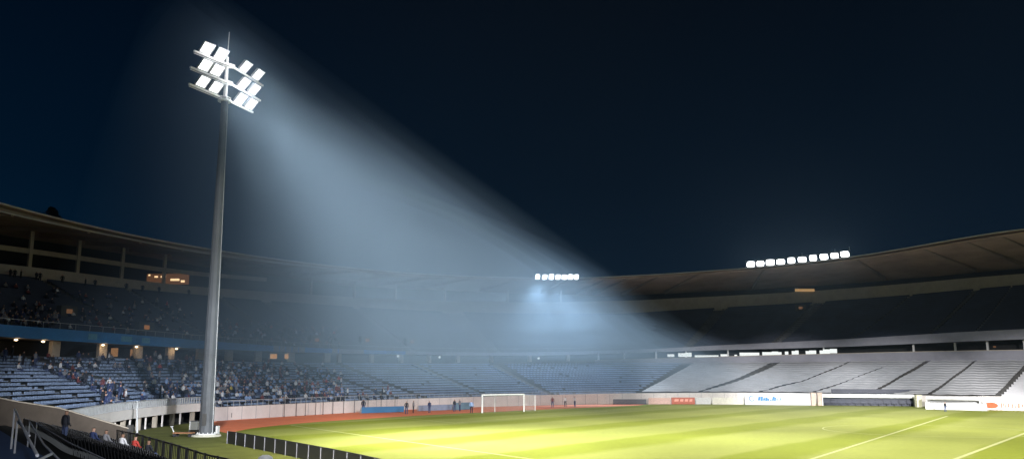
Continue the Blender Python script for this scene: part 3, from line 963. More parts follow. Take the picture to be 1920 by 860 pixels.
# ------------------------------------------------------------------ goal
g0 = gnd(904,773.5); g1v = Vector((1.57,124.1,0)); g1 = g0+(g1v-g0).normalized()*7.32
back = Vector((1.7,3.3,0))
goal = thing('goal','white football goal with net at the far end of the pitch','goal',((g0.x+g1.x)/2,(g0.y+g1.y)/2,0))
for p in (g0,g1):
    mb = MB(); mb.tube(p, p+Vector((0,0,2.44)), .12, n=8); mb.build('post', M_wsteel, goal)
mb = MB(); mb.tube(g0+Vector((0,0,2.44)), g1+Vector((0,0,2.44)), .12, n=8); mb.build('crossbar', M_wsteel, goal)
for p in (g0+back,g1+back):
    mb = MB(); mb.tube(p, p+Vector((0,0,2.3)), .06, n=6); mb.build('net_pole', M_wsteel, goal)
mb = MB()
up2 = Vector((0,0,2.4))
def netp(a_,b_,c_,d_,nu,nv):
    for i in range(nu+1):
        p0 = a_.lerp(b_,i/nu); p1 = d_.lerp(c_,i/nu); mb.tube(p0,p1,.006,n=3,cap=False)
    for j in range(nv+1):
        p0 = a_.lerp(d_,j/nv); p1 = b_.lerp(c_,j/nv); mb.tube(p0,p1,.006,n=3,cap=False)
netp(g0+back,g1+back,g1+back+up2*.95,g0+back+up2*.95,36,12)
netp(g0+back+up2*.95,g1+back+up2*.95,g1+up2,g0+up2,36,16)
netp(g0,g0+back,g0+back+up2*.95,g0+up2,16,12)
netp(g1,g1+back,g1+back+up2*.95,g1+up2,16,12)
mb.build('net', M_wsteel, goal)

# ------------------------------------------------------------------ boards, banners, dugouts along the far side
def board(name, label, cat, x0, x1, yb0, yb1, h, m, thick=.12, group=None, lean=0, zb=.05):
    a_, b_ = gnd(x0,yb0), gnd(x1,yb1)
    c = (a_+b_)/2; root = thing(name,label,cat,(c.x,c.y,0),group)
    d_ = (b_-a_).normalized(); n2 = Vector((-d_.y,d_.x,0))
    mb = MB(); mb.obox(c,d_,n2,(b_-a_).length/2,thick/2,zb,h); mb.build('panel', m, root)
    k = max(2,int((b_-a_).length/3)); mb = MB()
    for i in range(k+1):
        p = a_.lerp(b_,i/k)+n2*.2
        mb.obox(p,d_,n2,.04,.04,0,h-.05); mb.bar(p+n2*.5,p+Vector((0,0,h*.8)),.04,.04)
    mb.build('support', M_steel, root)
    return root, a_, b_, d_, n2
blue_b = mat('blue_board',(.06,.19,.38),.6,.1,.4)
board('advertising_board','long low blue board on the red track left of the goal','board',678,757,774.5,772,.85,blue_b)
board('advertising_board','pale blue grey board behind the track directly left of the goal','board',785,850,770.5,768,.85,mat('pale_blue_board',(.24,.29,.40),.6))
board('advertising_board','short teal blue board nearest the left goal post','board',852,883,768.5,767,1.1,mat('teal_board',(.14,.24,.32),.6))
M_wb = mat('white_board',(.46,.48,.54),.55,.06,.5)
root,a_,b_,d_,n2 = board('banner','white banner with blue lettering on the far touchline','banner',1397,1520,758.5,759.5,2.05,M_wb)
mb = MB(); rr = random.Random(5)
M_logo = mat('blue_logo',(.01,.13,.45),.5,.1,2)
Lb = (b_-a_).length
def mark(f0,f1,z0,z1,tilt_=0.0):
    p0 = a_.lerp(b_,f0)-n2*.075; p1 = a_.lerp(b_,f1)-n2*.075; t_ = tilt_
    mb.face([(p0.x,p0.y,z0),(p1.x,p1.y,z0),(p1.x+d_.x*t_,p1.y+d_.y*t_,z1),(p0.x+d_.x*t_,p0.y+d_.y*t_,z1)])
def arcmark(fc,zc,r,t0,t1,w):
    k = 14
    for i in range(k):
        u0, u1 = t0+(t1-t0)*i/k, t0+(t1-t0)*(i+1)/k
        q = []
        for u,rr_ in ((u0,r),(u1,r),(u1,r-w),(u0,r-w)):
            p = a_.lerp(b_,fc)-n2*.078+d_*(rr_*math.cos(u)); q.append((p.x,p.y,zc+rr_*math.sin(u)))
        mb.face(q)
arcmark(.11,1.15,.5,R(60),R(330),.12)
for f0,f1,z0,z1,t_ in ((.20,.235,.8,1.45,.15),(.242,.275,.75,1.5,.1),(.28,.31,.8,1.25,.1),(.315,.345,.75,1.35,.1),(.35,.375,.75,1.15,0),(.39,.41,.75,1.0,0),(.415,.445,.8,1.5,.2),(.45,.475,.75,1.35,.1),(.49,.505,.8,1.2,0),(.53,.545,.75,1.3,.25)): mark(f0,f1,z0,z1,t_)
mb.build('lettering', M_logo, root)
mb = MB(); mark(.68,.69,.6,1.4); mark(.75,.86,1.25,1.33); mark(.75,.84,1.0,1.06); mark(.75,.80,.78,.84)
mb.build('small_print', M_grey, root)
root,a_,b_,d_,n2 = board('banner','orange red banner below the far right seats','banner',1259,1303,757.5,757.5,1.25,mat('red_banner',(.42,.12,.08),.6))
mb = MB()
for f0,f1 in ((.12,.3),(.36,.5),(.56,.7),(.76,.88)): mark(f0,f1,.55,.95,.1)
mb.build('lettering', mat('pale_red',(.75,.35,.28),.6), root)
board('banner','pale pink banner left of the orange red one','banner',1216,1257,757.6,757.5,1.2,mat('pink_banner',(.62,.42,.38),.6))
board('banner','plain grey white board right of the orange red banner','banner',1305,1333,757.5,757.5,1.2,mat('grey_board',(.5,.5,.5),.6))
board('banner','long cream board running up to the white lettered banner','banner',1336,1394,757.8,758.3,1.25,mat('cream_board',(.58,.56,.50),.6))
board('banner','dark grey board at the foot of the end stand right of the goal','banner',1150,1212,757.6,757.6,.95,mat('dark_board',(.13,.14,.17),.6))
# dugout
def shelter(label, x0, x1, y0, y1, h, deep, roofm, inner_m, group=None):
    a_, b_ = gnd(x0,y0), gnd(x1,y1); c = (a_+b_)/2
    d_ = (b_-a_).normalized(); n2 = Vector((-d_.y,d_.x,0)); L = (b_-a_).length/2
    root = thing('dugout',label,'dugout',(c.x,c.y,0),group)
    mb = MB(); mb.obox(c+n2*deep,d_,n2,L,.08,0,h); mb.build('back_panel', inner_m, root)
    mb = MB()
    ring = lambda p: [(p+n2*0+Vector((0,0,h-.55))),(p+n2*-.15+Vector((0,0,h-.35))),(p+n2*.2+Vector((0,0,h))),(p+n2*(deep+.1)+Vector((0,0,h+.05))),(p+n2*(deep+.1)+Vector((0,0,h-.1))),(p+n2*.25+Vector((0,0,h-.12)))]
    mb.sweep([ring(a_),ring(b_)]); mb.build('canopy', roofm, root)
    for p in (a_,b_):
        mb = MB(); mb.obox(p+n2*deep*.5,d_,n2,.06,deep*.5,0,h-.1); mb.build('side_panel', roofm, root)
    k = 12
    for i in range(k):
        p = a_.lerp(b_,(i+.5)/k)+n2*deep*.6
        mb = MB(); mb.obox(p,d_,n2,L/k*.8,.22,.4,.48); mb.obox(p+n2*.22,d_,n2,L/k*.8,.04,.45,1.0); mb.obox(p,d_,n2,.05,.15,0,.4)
        mb.build('team_seat', inner_m, root)
    return root,a_,b_,d_,n2
M_navy = mat('navy_panel',(.012,.016,.035),.5,.2,1)
M_dugw = mat('dugout_white',(.85,.86,.88),.4,.05,1)
shelter('long white roofed team dugout with dark seats on the far touchline',1543,1716,759.8,761.5,1.95,1.6,M_dugw,M_navy)
shelter('low pale roofed team shelter right of the long dugout',1738,1838,765,767.5,1.9,1.5,mat('pale_canopy',(.6,.6,.62),.5),mat('grey_panel',(.45,.45,.46),.6))
board('low_wall','low white board in front of the pale team shelter','board',1736,1850,767,770,1.05,mat('white_front',(.62,.62,.64),.6))
# navy awning behind dugout
root,a_,b_,d_,n2 = board('banner','dark navy banner hung above the long dugout','banner',1560,1732,757.5,759.0,2.75,M_navy,zb=2.0)
# block pillars left of dugout
for i,(x0,x1) in enumerate(((1521,1529),(1533,1541))):
    a_ = gnd(x0,759.5); b_ = gnd(x1,759.5)
    mb = MB(); mb.box((a_.x,a_.y-.3,0),(b_.x,a_.y+.3,2.1)); mb.box((a_.x-.08,a_.y-.38,2.1),(b_.x+.08,a_.y+.38,2.22))
    o = mb.build('gate_pillar', mat('pinkish_block',(.55,.44,.38),.8)); tag(o,'pinkish block pillar at the tunnel, %s the long dugout'%('farther from' if i==0 else 'next to'),'pillar')
a_ = gnd(1718,762.5); b_ = gnd(1734,763)
mb = MB(); mb.box((a_.x,a_.y-.4,0),(b_.x,a_.y+.4,1.9)); mb.box((a_.x-.06,a_.y-.46,1.9),(b_.x+.06,a_.y+.46,1.98))
tag(mb.build('booth', mat('cream_booth',(.62,.60,.45),.7)),'square cream booth between the long dugout and the pale shelter','booth')
root,a_,b_,d_,n2 = board('banner','pale pink banner with a red oval and faint red lettering at the right edge','banner',1846,1960,768,771,1.35,mat('rose_board',(.62,.55,.54),.6))
M_red = mat('red_logo',(.75,.09,.04),.5,.1,2)
mb = MB(); pts=[]
for k in range(24):
    t = 2*math.pi*k/24; p = a_.lerp(b_,.125)-n2*.08+d_*(.95*math.cos(t)); pts.append((p.x,p.y,.72+.45*math.sin(t)))
mb.face(pts); mb.build('red_oval', M_red, root)
mb = MB()
for f0,f1,z0,z1 in ((.28,.31,.4,1.1),(.32,.34,.6,1.1),(.35,.37,.4,.9),(.40,.43,.45,1.05),(.46,.49,.4,1.0),(.52,.54,.4,.8),(.56,.6,.4,1.1),(.63,.66,.5,1.0)): mark(f0,f1,z0,z1,.06)
mb.build('lettering', mat('faint_red',(.5,.18,.14),.6), root)

# ------------------------------------------------------------------ equipment by the mast and along the wall
def wheel(mb,c,r,ax): mb.tube(Vector(c)-Vector(ax)*.05, Vector(c)+Vector(ax)*.05, r, n=10)
ct = gnd(343,818)
cart = thing('trolley','low brown flatbed trolley on the grass left of the mast','trolley',(ct.x,ct.y,0))
mb = MB(); mb.box((ct.x-.75,ct.y-.4,.28),(ct.x+.85,ct.y+.4,.38)); mb.build('bed', mat('brown_wood',(.25,.12,.06),.8), cart)
mb = MB(); mb.bar((ct.x-.75,ct.y,.3),(ct.x-1.0,ct.y,.85),.05,.05); mb.bar((ct.x-1.0,ct.y-.3,.85),(ct.x-1.0,ct.y+.3,.85),.05,.05); mb.build('handle', M_wsteel, cart)
for dx,dy in ((-.6,-.35),(-.6,.35),(.7,-.35),(.7,.35)):
    mb = MB(); wheel(mb,(ct.x+dx,ct.y+dy,.15),.15,(0,1,0)); mb.build('wheel', M_dsteel, cart)
wb = gnd(364,812)
gen = thing('equipment_case','white boxy equipment case on a dark stand close against the mast','case',(wb.x,wb.y,0))
mb = MB(); mb.box((wb.x-.35,wb.y-.3,.35),(wb.x+.35,wb.y+.3,1.05)); mb.build('case', M_wsteel, gen)
mb = MB(); mb.box((wb.x-.36,wb.y-.31,1.053),(wb.x+.36,wb.y+.31,1.12)); mb.build('lid', M_grey, gen)
mb = MB(); mb.box((wb.x-.4,wb.y-.32,0),(wb.x+.4,wb.y+.32,.34)); mb.build('stand', M_dark, gen)
sp_ = gnd(404,813)
spk = thing('equipment_rack','dark equipment rack with a white side on the grass right of the mast','rack',(sp_.x,sp_.y,0))
mb = MB(); mb.box((sp_.x-.25,sp_.y-.3,0),(sp_.x+.1,sp_.y+.3,.75)); mb.build('rack', M_dsteel, spk)
mb = MB(); mb.box((sp_.x+.103,sp_.y-.3,.02),(sp_.x+.25,sp_.y+.3,.7)); mb.build('side_panel', M_wsteel, spk)
for px,py,lb,hh in ((406,787.5,'dark loudspeaker on a short stand at the wall nearest the mast',.8),(429,786,'second dark loudspeaker by the wall, left one of a close pair',.9),(434.5,786,'narrow dark loudspeaker by the wall, right one of a close pair',.8)):
    p = gnd(px,py); root = thing('loudspeaker',lb,'loudspeaker',(p.x,p.y-.5,0))
    mb = MB(); mb.box((p.x-.2,p.y-.7,.3),(p.x+.2,p.y-.35,hh)); mb.build('cabinet', M_dsteel, root)
    mb = MB(); mb.bar((p.x-.15,p.y-.52,0),(p.x-.15,p.y-.52,.3),.05,.05); mb.bar((p.x+.15,p.y-.52,0),(p.x+.15,p.y-.52,.3),.05,.05); mb.build('stand', M_steel, root)
# slim net posts along the wall
for i,px in enumerate((534,555,572,592,605,625,645,664,690,715,740)):
    q = find_s(px,-.6,0.8); p = pt(q,-.6)
    mb = MB(); mb.tube((p.x,p.y,0),(p.x,p.y,1.9 if i%3 else 2.6),.035,.03,6); mb.tube((p.x,p.y,0),(p.x,p.y,.05),.12,n=8)
    tag(mb.build('fence_post', M_dark),'slim dark post standing against the white pitch wall between mast and goal','post','slim posts along the white pitch wall')
# dark round top of a dustbin lid seen at the lower edge
p = at(497,868,36.0)
mb = MB(); rings=[]
for r_,h_ in ((.30,-1.1),(.34,-.25),(.34,-.2),(.28,-.06),(.14,.02)): rings.append(gon((p.x,p.y,p.z+.32+h_),r_,16))
mb.sweep(rings); bin_ = mb.build('litter_bin', mat('bin_white',(.5,.52,.56),.4)); tag(bin_,'rounded grey white bin top at the bottom edge between fence and barrier','bin')

# ------------------------------------------------------------------ tree behind the left roof
tp = at(88, 400, 175.0)
tree = thing('tree','dark treetop rising behind the left stand roof','tree',(tp.x,tp.y,0))
mb = MB(); mb.tube((tp.x,tp.y,0),(tp.x+.3,tp.y,tp.z-1),.5,.15,8)
for i in range(9):
    t = i*2.4; mb.tube((tp.x+.2,tp.y,tp.z-4+i*.3),(tp.x+2.4*math.cos(t),tp.y+2*math.sin(t),tp.z-1.5+i*.25),.12,.04,5)
mb.build('trunk', mat('bark',(.06,.045,.03),.9), tree)
mb = MB(); rt = random.Random(3)
for cx_,cz_,rr_ in ((0,-1.2,2.2),(1.2,.2,1.2),(-1.8,-1.0,1.5),(2.0,-1.2,1.3),(-.3,-3.5,3.4),(.9,.9,.7)):
    for _ in range(420):
        th, ph = rt.uniform(0,6.283), math.acos(rt.uniform(-1,1)); r_ = rr_*rt.random()**.4
        c = Vector((tp.x+cx_+r_*math.sin(ph)*math.cos(th), tp.y+r_*math.sin(ph)*math.sin(th), tp.z+cz_+r_*math.cos(ph)*.8))
        u = Vector((rt.uniform(-1,1),rt.uniform(-1,1),rt.uniform(-1,1))).normalized()*.16; w2 = u.orthogonal().normalized()*.1
        mb.face([c-u,c+w2,c+u,c-w2])
mb.build('crown', mat('foliage',(.05,.07,.03),.8), tree)

# ------------------------------------------------------------------ people
def skin_mesh(name, joints, edges, radii, split):
    me = bpy.data.meshes.new(name+'_base'); me.from_pydata(joints, edges, []); me.update()
    ob = bpy.data.objects.new(name+'_tmp', me); COL.objects.link(ob)
    md = ob.modifiers.new('skin','SKIN'); md.use_smooth_shade = True
    sv = me.skin_vertices[0].data
    for i, r_ in enumerate(radii): sv[i].radius = (r_, r_)
    sv[0].use_root = True
    s2 = ob.modifiers.new('sub','SUBSURF'); s2.levels = 1
    dg = bpy.context.evaluated_depsgraph_get(); ev = ob.evaluated_get(dg)
    m2 = bpy.data.meshes.new_from_object(ev); m2.name = name
    bpy.data.objects.remove(ob); bpy.data.meshes.remove(me)
    m2.materials.clear()
    for _ in range(4): m2.materials.append(None)
    for p in m2.polygons:
        p.material_index = split(p.center); p.use_smooth = True
    return m2
# local frame: faces -Y, origin at the seat / feet
seated = skin_mesh('seated_body',
  [(0,0,.12),(0,.02,.36),(0,0,.54),(0,-.01,.62),(0,-.03,.72),(0,-.03,.82),
   (.10,-.05,.10),(.13,-.45,.12),(.13,-.45,-.30),(.13,-.57,-.36),
   (-.10,-.05,.10),(-.13,-.45,.12),(-.13,-.45,-.30),(-.13,-.57,-.36),
   (.19,0,.52),(.25,-.08,.28),(.14,-.32,.20),(-.19,0,.52),(-.25,-.08,.28),(-.14,-.32,.20)],
  [(0,1),(1,2),(2,3),(3,4),(4,5),(0,6),(6,7),(7,8),(8,9),(0,10),(10,11),(11,12),(12,13),(2,14),(14,15),(15,16),(2,17),(17,18),(18,19)],
  [.14,.15,.12,.055,.10,.08,.10,.075,.05,.045,.10,.075,.05,.045,.065,.05,.04,.065,.05,.04],
  lambda c: 3 if c.z > .76 and c.y > -.07 else (2 if c.z > .60 or (c.y < -.28 and .14 < c.z < .3 and False) else (0 if c.z > .14 and c.y > -.2 or c.z > .2 else 1)))
standing = skin_mesh('standing_body',
  [(0,0,.95),(0,0,1.2),(0,0,1.42),(0,-.01,1.5),(0,-.02,1.6),(0,-.02,1.70),
   (.10,0,.88),(.12,-.02,.48),(.12,.02,.08),(.13,-.12,.04),
   (-.10,0,.88),(-.12,.03,.48),(-.12,.06,.08),(-.13,-.08,.04),
   (.20,0,1.40),(.26,.02,1.12),(.24,-.08,.86),(-.20,0,1.40),(-.27,.02,1.12),(-.20,-.16,.95)],
  [(0,1),(1,2),(2,3),(3,4),(4,5),(0,6),(6,7),(7,8),(8,9),(0,10),(10,11),(11,12),(12,13),(2,14),(14,15),(15,16),(2,17),(17,18),(18,19)],
  [.14,.14,.13,.055,.10,.08,.10,.075,.05,.045,.10,.075,.05,.045,.065,.05,.04,.065,.05,.04],
  lambda c: 3 if c.z > 1.64 and c.y > -.06 else (2 if c.z > 1.48 else (0 if c.z > .95 else 1)))
cols = {'dark':(.02,.022,.03),'navy':(.03,.045,.12),'white':(.62,.62,.65),'light blue':(.25,.36,.60),'red':(.42,.05,.04),'grey':(.20,.20,.22),'maroon':(.16,.04,.04),'beige':(.40,.32,.25),'yellow':(.45,.34,.06)}
M_top = {k: mat('cloth_'+k.replace(' ','_'), c, .85) for k, c in cols.items()}
M_trou = [mat('trousers_dark',(.03,.03,.045),.9), mat('trousers_blue',(.06,.08,.16),.9)]
M_skin = [mat('skin_light',(.45,.27,.20),.6), mat('skin_tan',(.28,.16,.11),.6)]
M_hair = [mat('hair_dark',(.02,.015,.012),.8), mat('hair_brown',(.08,.045,.025),.8)]
def person(mesh, loc, rz, colour, label, group=None, scale=1.0):
    o = bpy.data.objects.new('person', mesh); COL.objects.link(o)
    o.location = loc; o.rotation_euler = (0,0,rz); o.scale = (scale,)*3
    ms = [M_top[colour], rnd.choice(M_trou), rnd.choice(M_skin), rnd.choice(M_hair)]
    for i, m_ in enumerate(ms):
        o.material_slots[i].link = 'OBJECT'; o.material_slots[i].material = m_
    return tag(o, label, 'person', group)
def face_in(s):
    n = nrm(s); return math.atan2(-n.y,-n.x)+math.pi/2
CR = MB()
crowd_n = [0]
def crowd_add(mesh, loc, rz, ci):
    c_, s_ = math.cos(rz), math.sin(rz); k = len(CR.v)
    for v in mesh.vertices:
        x, y, z_ = v.co; CR.v.append((loc[0]+x*c_-y*s_, loc[1]+x*s_+y*c_, loc[2]+z_))
    for p in mesh.polygons:
        CR.f.append(tuple(k+i for i in p.vertices)); CR.mi.append(ci if p.material_index == 0 else (7 if p.material_index==2 else 0))
    crowd_n[0] += 1
ckeys = list(cols)
place = []
prs = random.Random(21)
def pick(ws):
    ks = list(ws); return prs.choices(ks,[ws[k] for k in ks])[0]
mixd = {'dark':5,'navy':3,'grey':2,'white':1.2,'maroon':1,'red':.2}
mixl = {'dark':3,'navy':2.5,'white':3.0,'light blue':3.2,'grey':2,'red':.3,'maroon':.6,'beige':.8,'yellow':.25}
used = set()
def try_low(x, k, mix, zone, stand=.15):
    q = find_s(x, low_o(k), 'low_top' if k > 12 else 3.0)
    q = round(q/.55)*.55
    if (round(q,2),k) in used: return
    used.add((round(q,2),k))
    zz = low_z(q,k)
    if prs.random() < stand: place.append((standing, P3(q,low_o(k)+.25,zz), face_in(q)+prs.uniform(-.8,.8), pick(mix), zone, 'standing'))
    else: place.append((seated, P3(q,low_o(k)+.66,zz+.30), face_in(q)+prs.uniform(-.3,.3), pick(mix), zone, 'seated'))
# lower tier left of the mast: clusters along the aisles and at the top
for _ in range(60): try_low(prs.uniform(5,370), prs.randint(10,14), mixd, 'in the top rows left of the mast', .3)
for _ in range(46):
    f_ = prs.random(); try_low(60+f_*190+prs.uniform(-14,14), int(13-f_*12), mixd, 'along the aisle left of the mast', .35)
for _ in range(26): try_low(prs.uniform(180,370), prs.randint(0,4), mixd, 'in the bottom rows behind the pale railing', .25)
for _ in range(60): try_low(prs.uniform(275,380), prs.randint(2,13), mixl, 'in the blue block just left of the mast', .15)
n_indiv_left = len(place)
# dense crowd right of the mast
for _ in range(430):
    x = 402+250*prs.random()**1.25; k = int(prs.triangular(0,14.9,6 if x < 520 else 2))
    if x > 545 and k > 6 and prs.random() < .6: continue
    try_low(x, k, mixl, 'in the crowd just right of the mast', .12)
for _ in range(26): try_low(prs.uniform(620,740), prs.randint(0,2), mixl, 'in the front rows below the empty blue seats', .3)
# upper tier
def try_up(x, k, mix, zone, stand=.15):
    q = find_s(x, up_o(k), 'fas_top' if k < 11 else 'band_bot'); zz = up_z(q,k)
    if prs.random() < stand: place.append((standing, P3(q,up_o(k)+.2,zz), face_in(q)+prs.uniform(-.8,.8), pick(mix), zone, 'standing'))
    else: place.append((seated, P3(q,up_o(k)+.55,zz+.40), face_in(q)+prs.uniform(-.3,.3), pick(mix), zone, 'seated'))
for x in (20,30,41,68,76,118,160,180,237,268,300,355): try_up(x, 21, {'dark':1}, 'against the beige wall above the upper tier', 1.0)
for _ in range(46): try_up(prs.uniform(0,130), prs.randint(0,6), mixd, 'in the upper tier at the left edge', .2)
for _ in range(110): try_up(prs.uniform(5,380), prs.randint(0,16), mixd, 'in the dark upper tier left of the mast', .15)
for _ in range(150): try_up(prs.uniform(405,640), prs.randint(0,9), mixd, 'in the upper tier right of the mast', .15)
place.sort(key=lambda t: t[1].y)
ind = 0
for mesh_, loc, rz_, c_, zone, pose in place:
    if ind < 270:
        if zone.startswith('in the top rows') or zone.startswith('in the upper'): zl = zone
        person(mesh_, loc, rz_, c_, '%s spectator in a %s top %s' % (pose, c_, zone), 'spectators '+zone)
        ind += 1
    else: crowd_add(mesh_, loc, rz_, ckeys.index(c_) if ckeys.index(c_) < 7 else 6)
co = CR.build('crowd', [M_top[k] for k in ckeys[:7]]+[M_skin[0]])
if co: tag(co,'dense far crowd of tiny spectators on the seats right of the mast','crowd',kind='stuff')
print('individual', ind, 'crowd', crowd_n[0])
# people around the pitch
def pp(px,py,colour,label,rz=0.,zz=0.0,scale=1.0): 
    g = gnd(px,py,zz); return person(standing,g,rz,colour,label,None,scale)
pp(762,775.5,'dark','person in dark clothes standing on the track right of the long blue board',.4)
pp(775,773.5,'grey','person in grey just right of the dark figure by the long blue board',2.)
pp(805,773,'navy','person in navy in front of the pale blue grey board',-.5,scale=.95)
pp(852,770.5,'dark','person in dark clothes at the left end of the teal board',.9)
pp(862,770,'grey','person in grey at the middle of the teal board',-.9)
pp(884,774,'light blue','person in light blue standing left of the goal post',.1)
pp(1036,763,'maroon','leftmost person in maroon on the track right of the goal',0.2)
pp(1060,762,'white','person in white on the track right of the goal',.2)
pp(1078,761.5,'white','second person in white, farther right on the track past the goal',2.2)
pp(681,772,'dark','person in dark clothes behind the left end of the long blue board',.0,scale=1.05)
pp(1773,771,'dark','person in dark clothes in front of the low white board by the pale shelter',.3,scale=.8)
# near terrace: standing person against the wall, people seated in the front rows
nseat = []
def near_person(px,k,colour,label,mesh_=seated,s_=None):
    best=None
    for i in range(NN*2):
        s = i/2; p = N3(s,RW*k+.4,nz(k)); 
        if p[1] < 8: continue
        x,_ = proj(p)
        if best is None or abs(x-px)<best[0]: best=(abs(x-px),s)
    s = best[1]; p = N3(s,RW*k+(.45 if mesh_ is seated else .2),nz(k)+(.42 if mesh_ is seated else 0))
    _,n,_ = nf(s,0)
    return person(mesh_,p,math.atan2(-n.y,-n.x)+math.pi/2+.5,colour,label)
near_person(111,6,'dark','person in dark clothes standing before the beige wall',standing)
near_person(254,1,'red','seated person in a red top at the right end of the beige wall')
near_person(228,2,'white','seated person in a white top left of the one in red')
near_person(198,3,'grey','seated person in grey below the middle of the beige wall')
near_person(174,4,'navy','seated person in navy below the beige wall')
near_person(278,1,'dark','seated person in dark clothes just right of the one in red')

# near terrace seats
seat_root = thing('stadium_seat','','seat')
mb = MB(); mb.box((-.21,-.22,.40),(.21,.16,.45)); mb.build('seat', M_dsteel, seat_root)
mb = MB(); mb.box8([(-.21,.14,.46),(.21,.14,.46),(.21,.18,.46),(-.21,.18,.46),(-.19,.22,.82),(.19,.22,.82),(.19,.26,.82),(-.19,.26,.82)]); mb.build('backrest', M_dsteel, seat_root)
mb = MB(); mb.bar((-.15,.1,0),(-.15,.1,.4),.04,.04); mb.build('leg', M_steel, seat_root); mb = MB(); mb.bar((.15,.1,0),(.15,.1,.4),.04,.04); mb.build('leg', M_steel, seat_root)
first = True; cnt = 0
for k in (1,2,3,4,5,6,7,8):
    q = 1.5
    while q < NN-1 and cnt < 280:
        p = N3(q,RW*k+.45,nz(k)); q += .62
        x, y = proj((p[0],p[1],p[2]+.8))
        if not (-10 < x < 420 and y < 870): continue
        _,n,_ = nf(q,0)
        o = seat_root if first else copy_tree(seat_root); first = False
        o.location = p; o.rotation_euler = (0,0,math.atan2(-n.y,-n.x)+math.pi/2)
        o['label'] = 'dark folding seat in a row of the shadowed foreground terrace'; o['category']='seat'; o['group']='dark seats on the foreground terrace'
        cnt += 1
print('near seats', cnt)

# ------------------------------------------------------------------ world
w = bpy.data.worlds.new('World'); sc.world = w; w.use_nodes = True
nt = w.node_tree; nt.nodes.clear(); N = nt.nodes.new; Lk = nt.links.new
out = N('ShaderNodeOutputWorld'); bg = N('ShaderNodeBackground')
tc = N('ShaderNodeTexCoord'); sp = N('ShaderNodeSeparateXYZ'); Lk(tc.outputs['Generated'], sp.inputs[0])
cr = N('ShaderNodeValToRGB'); Lk(sp.outputs[2], cr.inputs[0])
e = cr.color_ramp.elements
e[0].position = 0; e[0].color = (.0012,.0105,.026,1)
e[1].position = .5; e[1].color = (.0002,.0014,.0046,1)
q = e.new(.22); q.color = (.0004,.0050,.0135,1)
cx = N('ShaderNodeMapRange'); Lk(sp.outputs[0], cx.inputs[0]); cx.inputs[1].default_value=-.55; cx.inputs[2].default_value=.1; cx.inputs[3].default_value=1.35; cx.inputs[4].default_value=.85
mv = N('ShaderNodeVectorMath'); mv.operation='SCALE'; Lk(cr.outputs[0], mv.inputs[0]); Lk(cx.outputs[0], mv.inputs['Scale'])
Lk(mv.outputs[0], bg.inputs['Color']); bg.inputs['Strength'].default_value = 1.0
Lk(bg.outputs[0], out.inputs['Surface'])

# ------------------------------------------------------------------ haze
mb = MB(); mb.box((-330,-210,-1.1),(330,410,46))
hz = mb.build('haze', None) if False else None
me = bpy.data.meshes.new('haze'); me.from_pydata(mb.v,[],mb.f); me.update()
hz = bpy.data.objects.new('haze', me); COL.objects.link(hz)
hm = bpy.data.materials.new('haze'); hm.use_nodes = True
nt = hm.node_tree; nt.nodes.clear()
out = nt.nodes.new('ShaderNodeOutputMaterial'); pv = nt.nodes.new('ShaderNodeVolumePrincipled')
pv.inputs['Color'].default_value = (.62,.84,1,1); pv.inputs['Density'].default_value = .0001; pv.inputs['Anisotropy'].default_value = 0.55
nt.links.new(pv.outputs[0], out.inputs['Volume'])
me.materials.append(hm); tag(hz,'thin night mist filling the stadium air','haze',kind='stuff')

# added mist over the goal end, shaped so the floodlight beams show in it
def beam_mist_layer(hmax, dx, dens, label):
    def xr_(y): return 24+dx+(y-66)*.02
    def top(x, y):
        xr = xr_(y)
        e_ = 1.05-.74*max(0,min(1,(y-75)/85))
        h = hmax+max(0,min(1,(y-130)/25))*2.5
        if x > -27: h *= max(0,(xr-x)/(xr+27))**e_
        else: h *= max(0,1-((-27-x)/(6+max(0,y-85)*.18))**2)**.5
        f_ = max(0,1-((66-y)/9)**2)**.5 if y < 66 else (max(0,1-((y-158)/34)**2)**.5 if y > 158 else 1)
        return max(3.9+max(0,y-62)*.12, h*f_)
    ny, nx = 46, 40; mb = MB()
    ys_ = [57.2+(191.8-57.2)*(.5-.5*math.cos(math.pi*i/ny)) for i in range(ny+1)]
    for y_ in ys_:
        xr = xr_(y_)
        for j in range(nx+1):
            x_ = -46+(xr+46)*(.5-.5*math.cos(math.pi*j/nx)); mb.v.append((x_,y_,top(x_,y_)))
    n0 = len(mb.v)
    for v_ in list(mb.v): mb.v.append((v_[0],v_[1],3.3-dx*.1+max(0,v_[1]-62)*(.085-dx*.012)))
    W_ = nx+1
    for i in range(ny):
        for j in range(nx):
            q0 = i*W_+j; mb.f.append((q0,q0+1,q0+W_+1,q0+W_)); mb.f.append((n0+q0,n0+q0+W_,n0+q0+W_+1,n0+q0+1))
    for i in range(ny):
        for q0, q1 in ((i*W_,(i+1)*W_),((i+1)*W_+nx,i*W_+nx)): mb.f.append((q0,q1,n0+q1,n0+q0))
    for j in range(nx):
        for q0, q1 in ((j+1,j),(ny*W_+j,ny*W_+j+1)): mb.f.append((q0,q1,n0+q1,n0+q0))
    me = bpy.data.meshes.new('mist'); me.from_pydata(mb.v,[],mb.f); me.update()
    o_ = bpy.data.objects.new('mist', me); COL.objects.link(o_)
    m2_ = hm.copy(); m2_.name = 'mist'
    for nd_ in m2_.node_tree.nodes:
        if nd_.type == 'PRINCIPLED_VOLUME': nd_.inputs['Density'].default_value = dens; nd_.inputs['Color'].default_value = (.52,.75,1,1); nd_.inputs['Anisotropy'].default_value = .35
    me.materials.append(m2_); tag(o_, label, 'mist', kind='stuff')
beam_mist_layer(38.8, 3, .0028, 'thin outer layer of the added mist over the goal end, shaped to the beam')
beam_mist_layer(37.4, 1, .0030, 'middle layer of the added mist over the goal end, shaped to the beam')
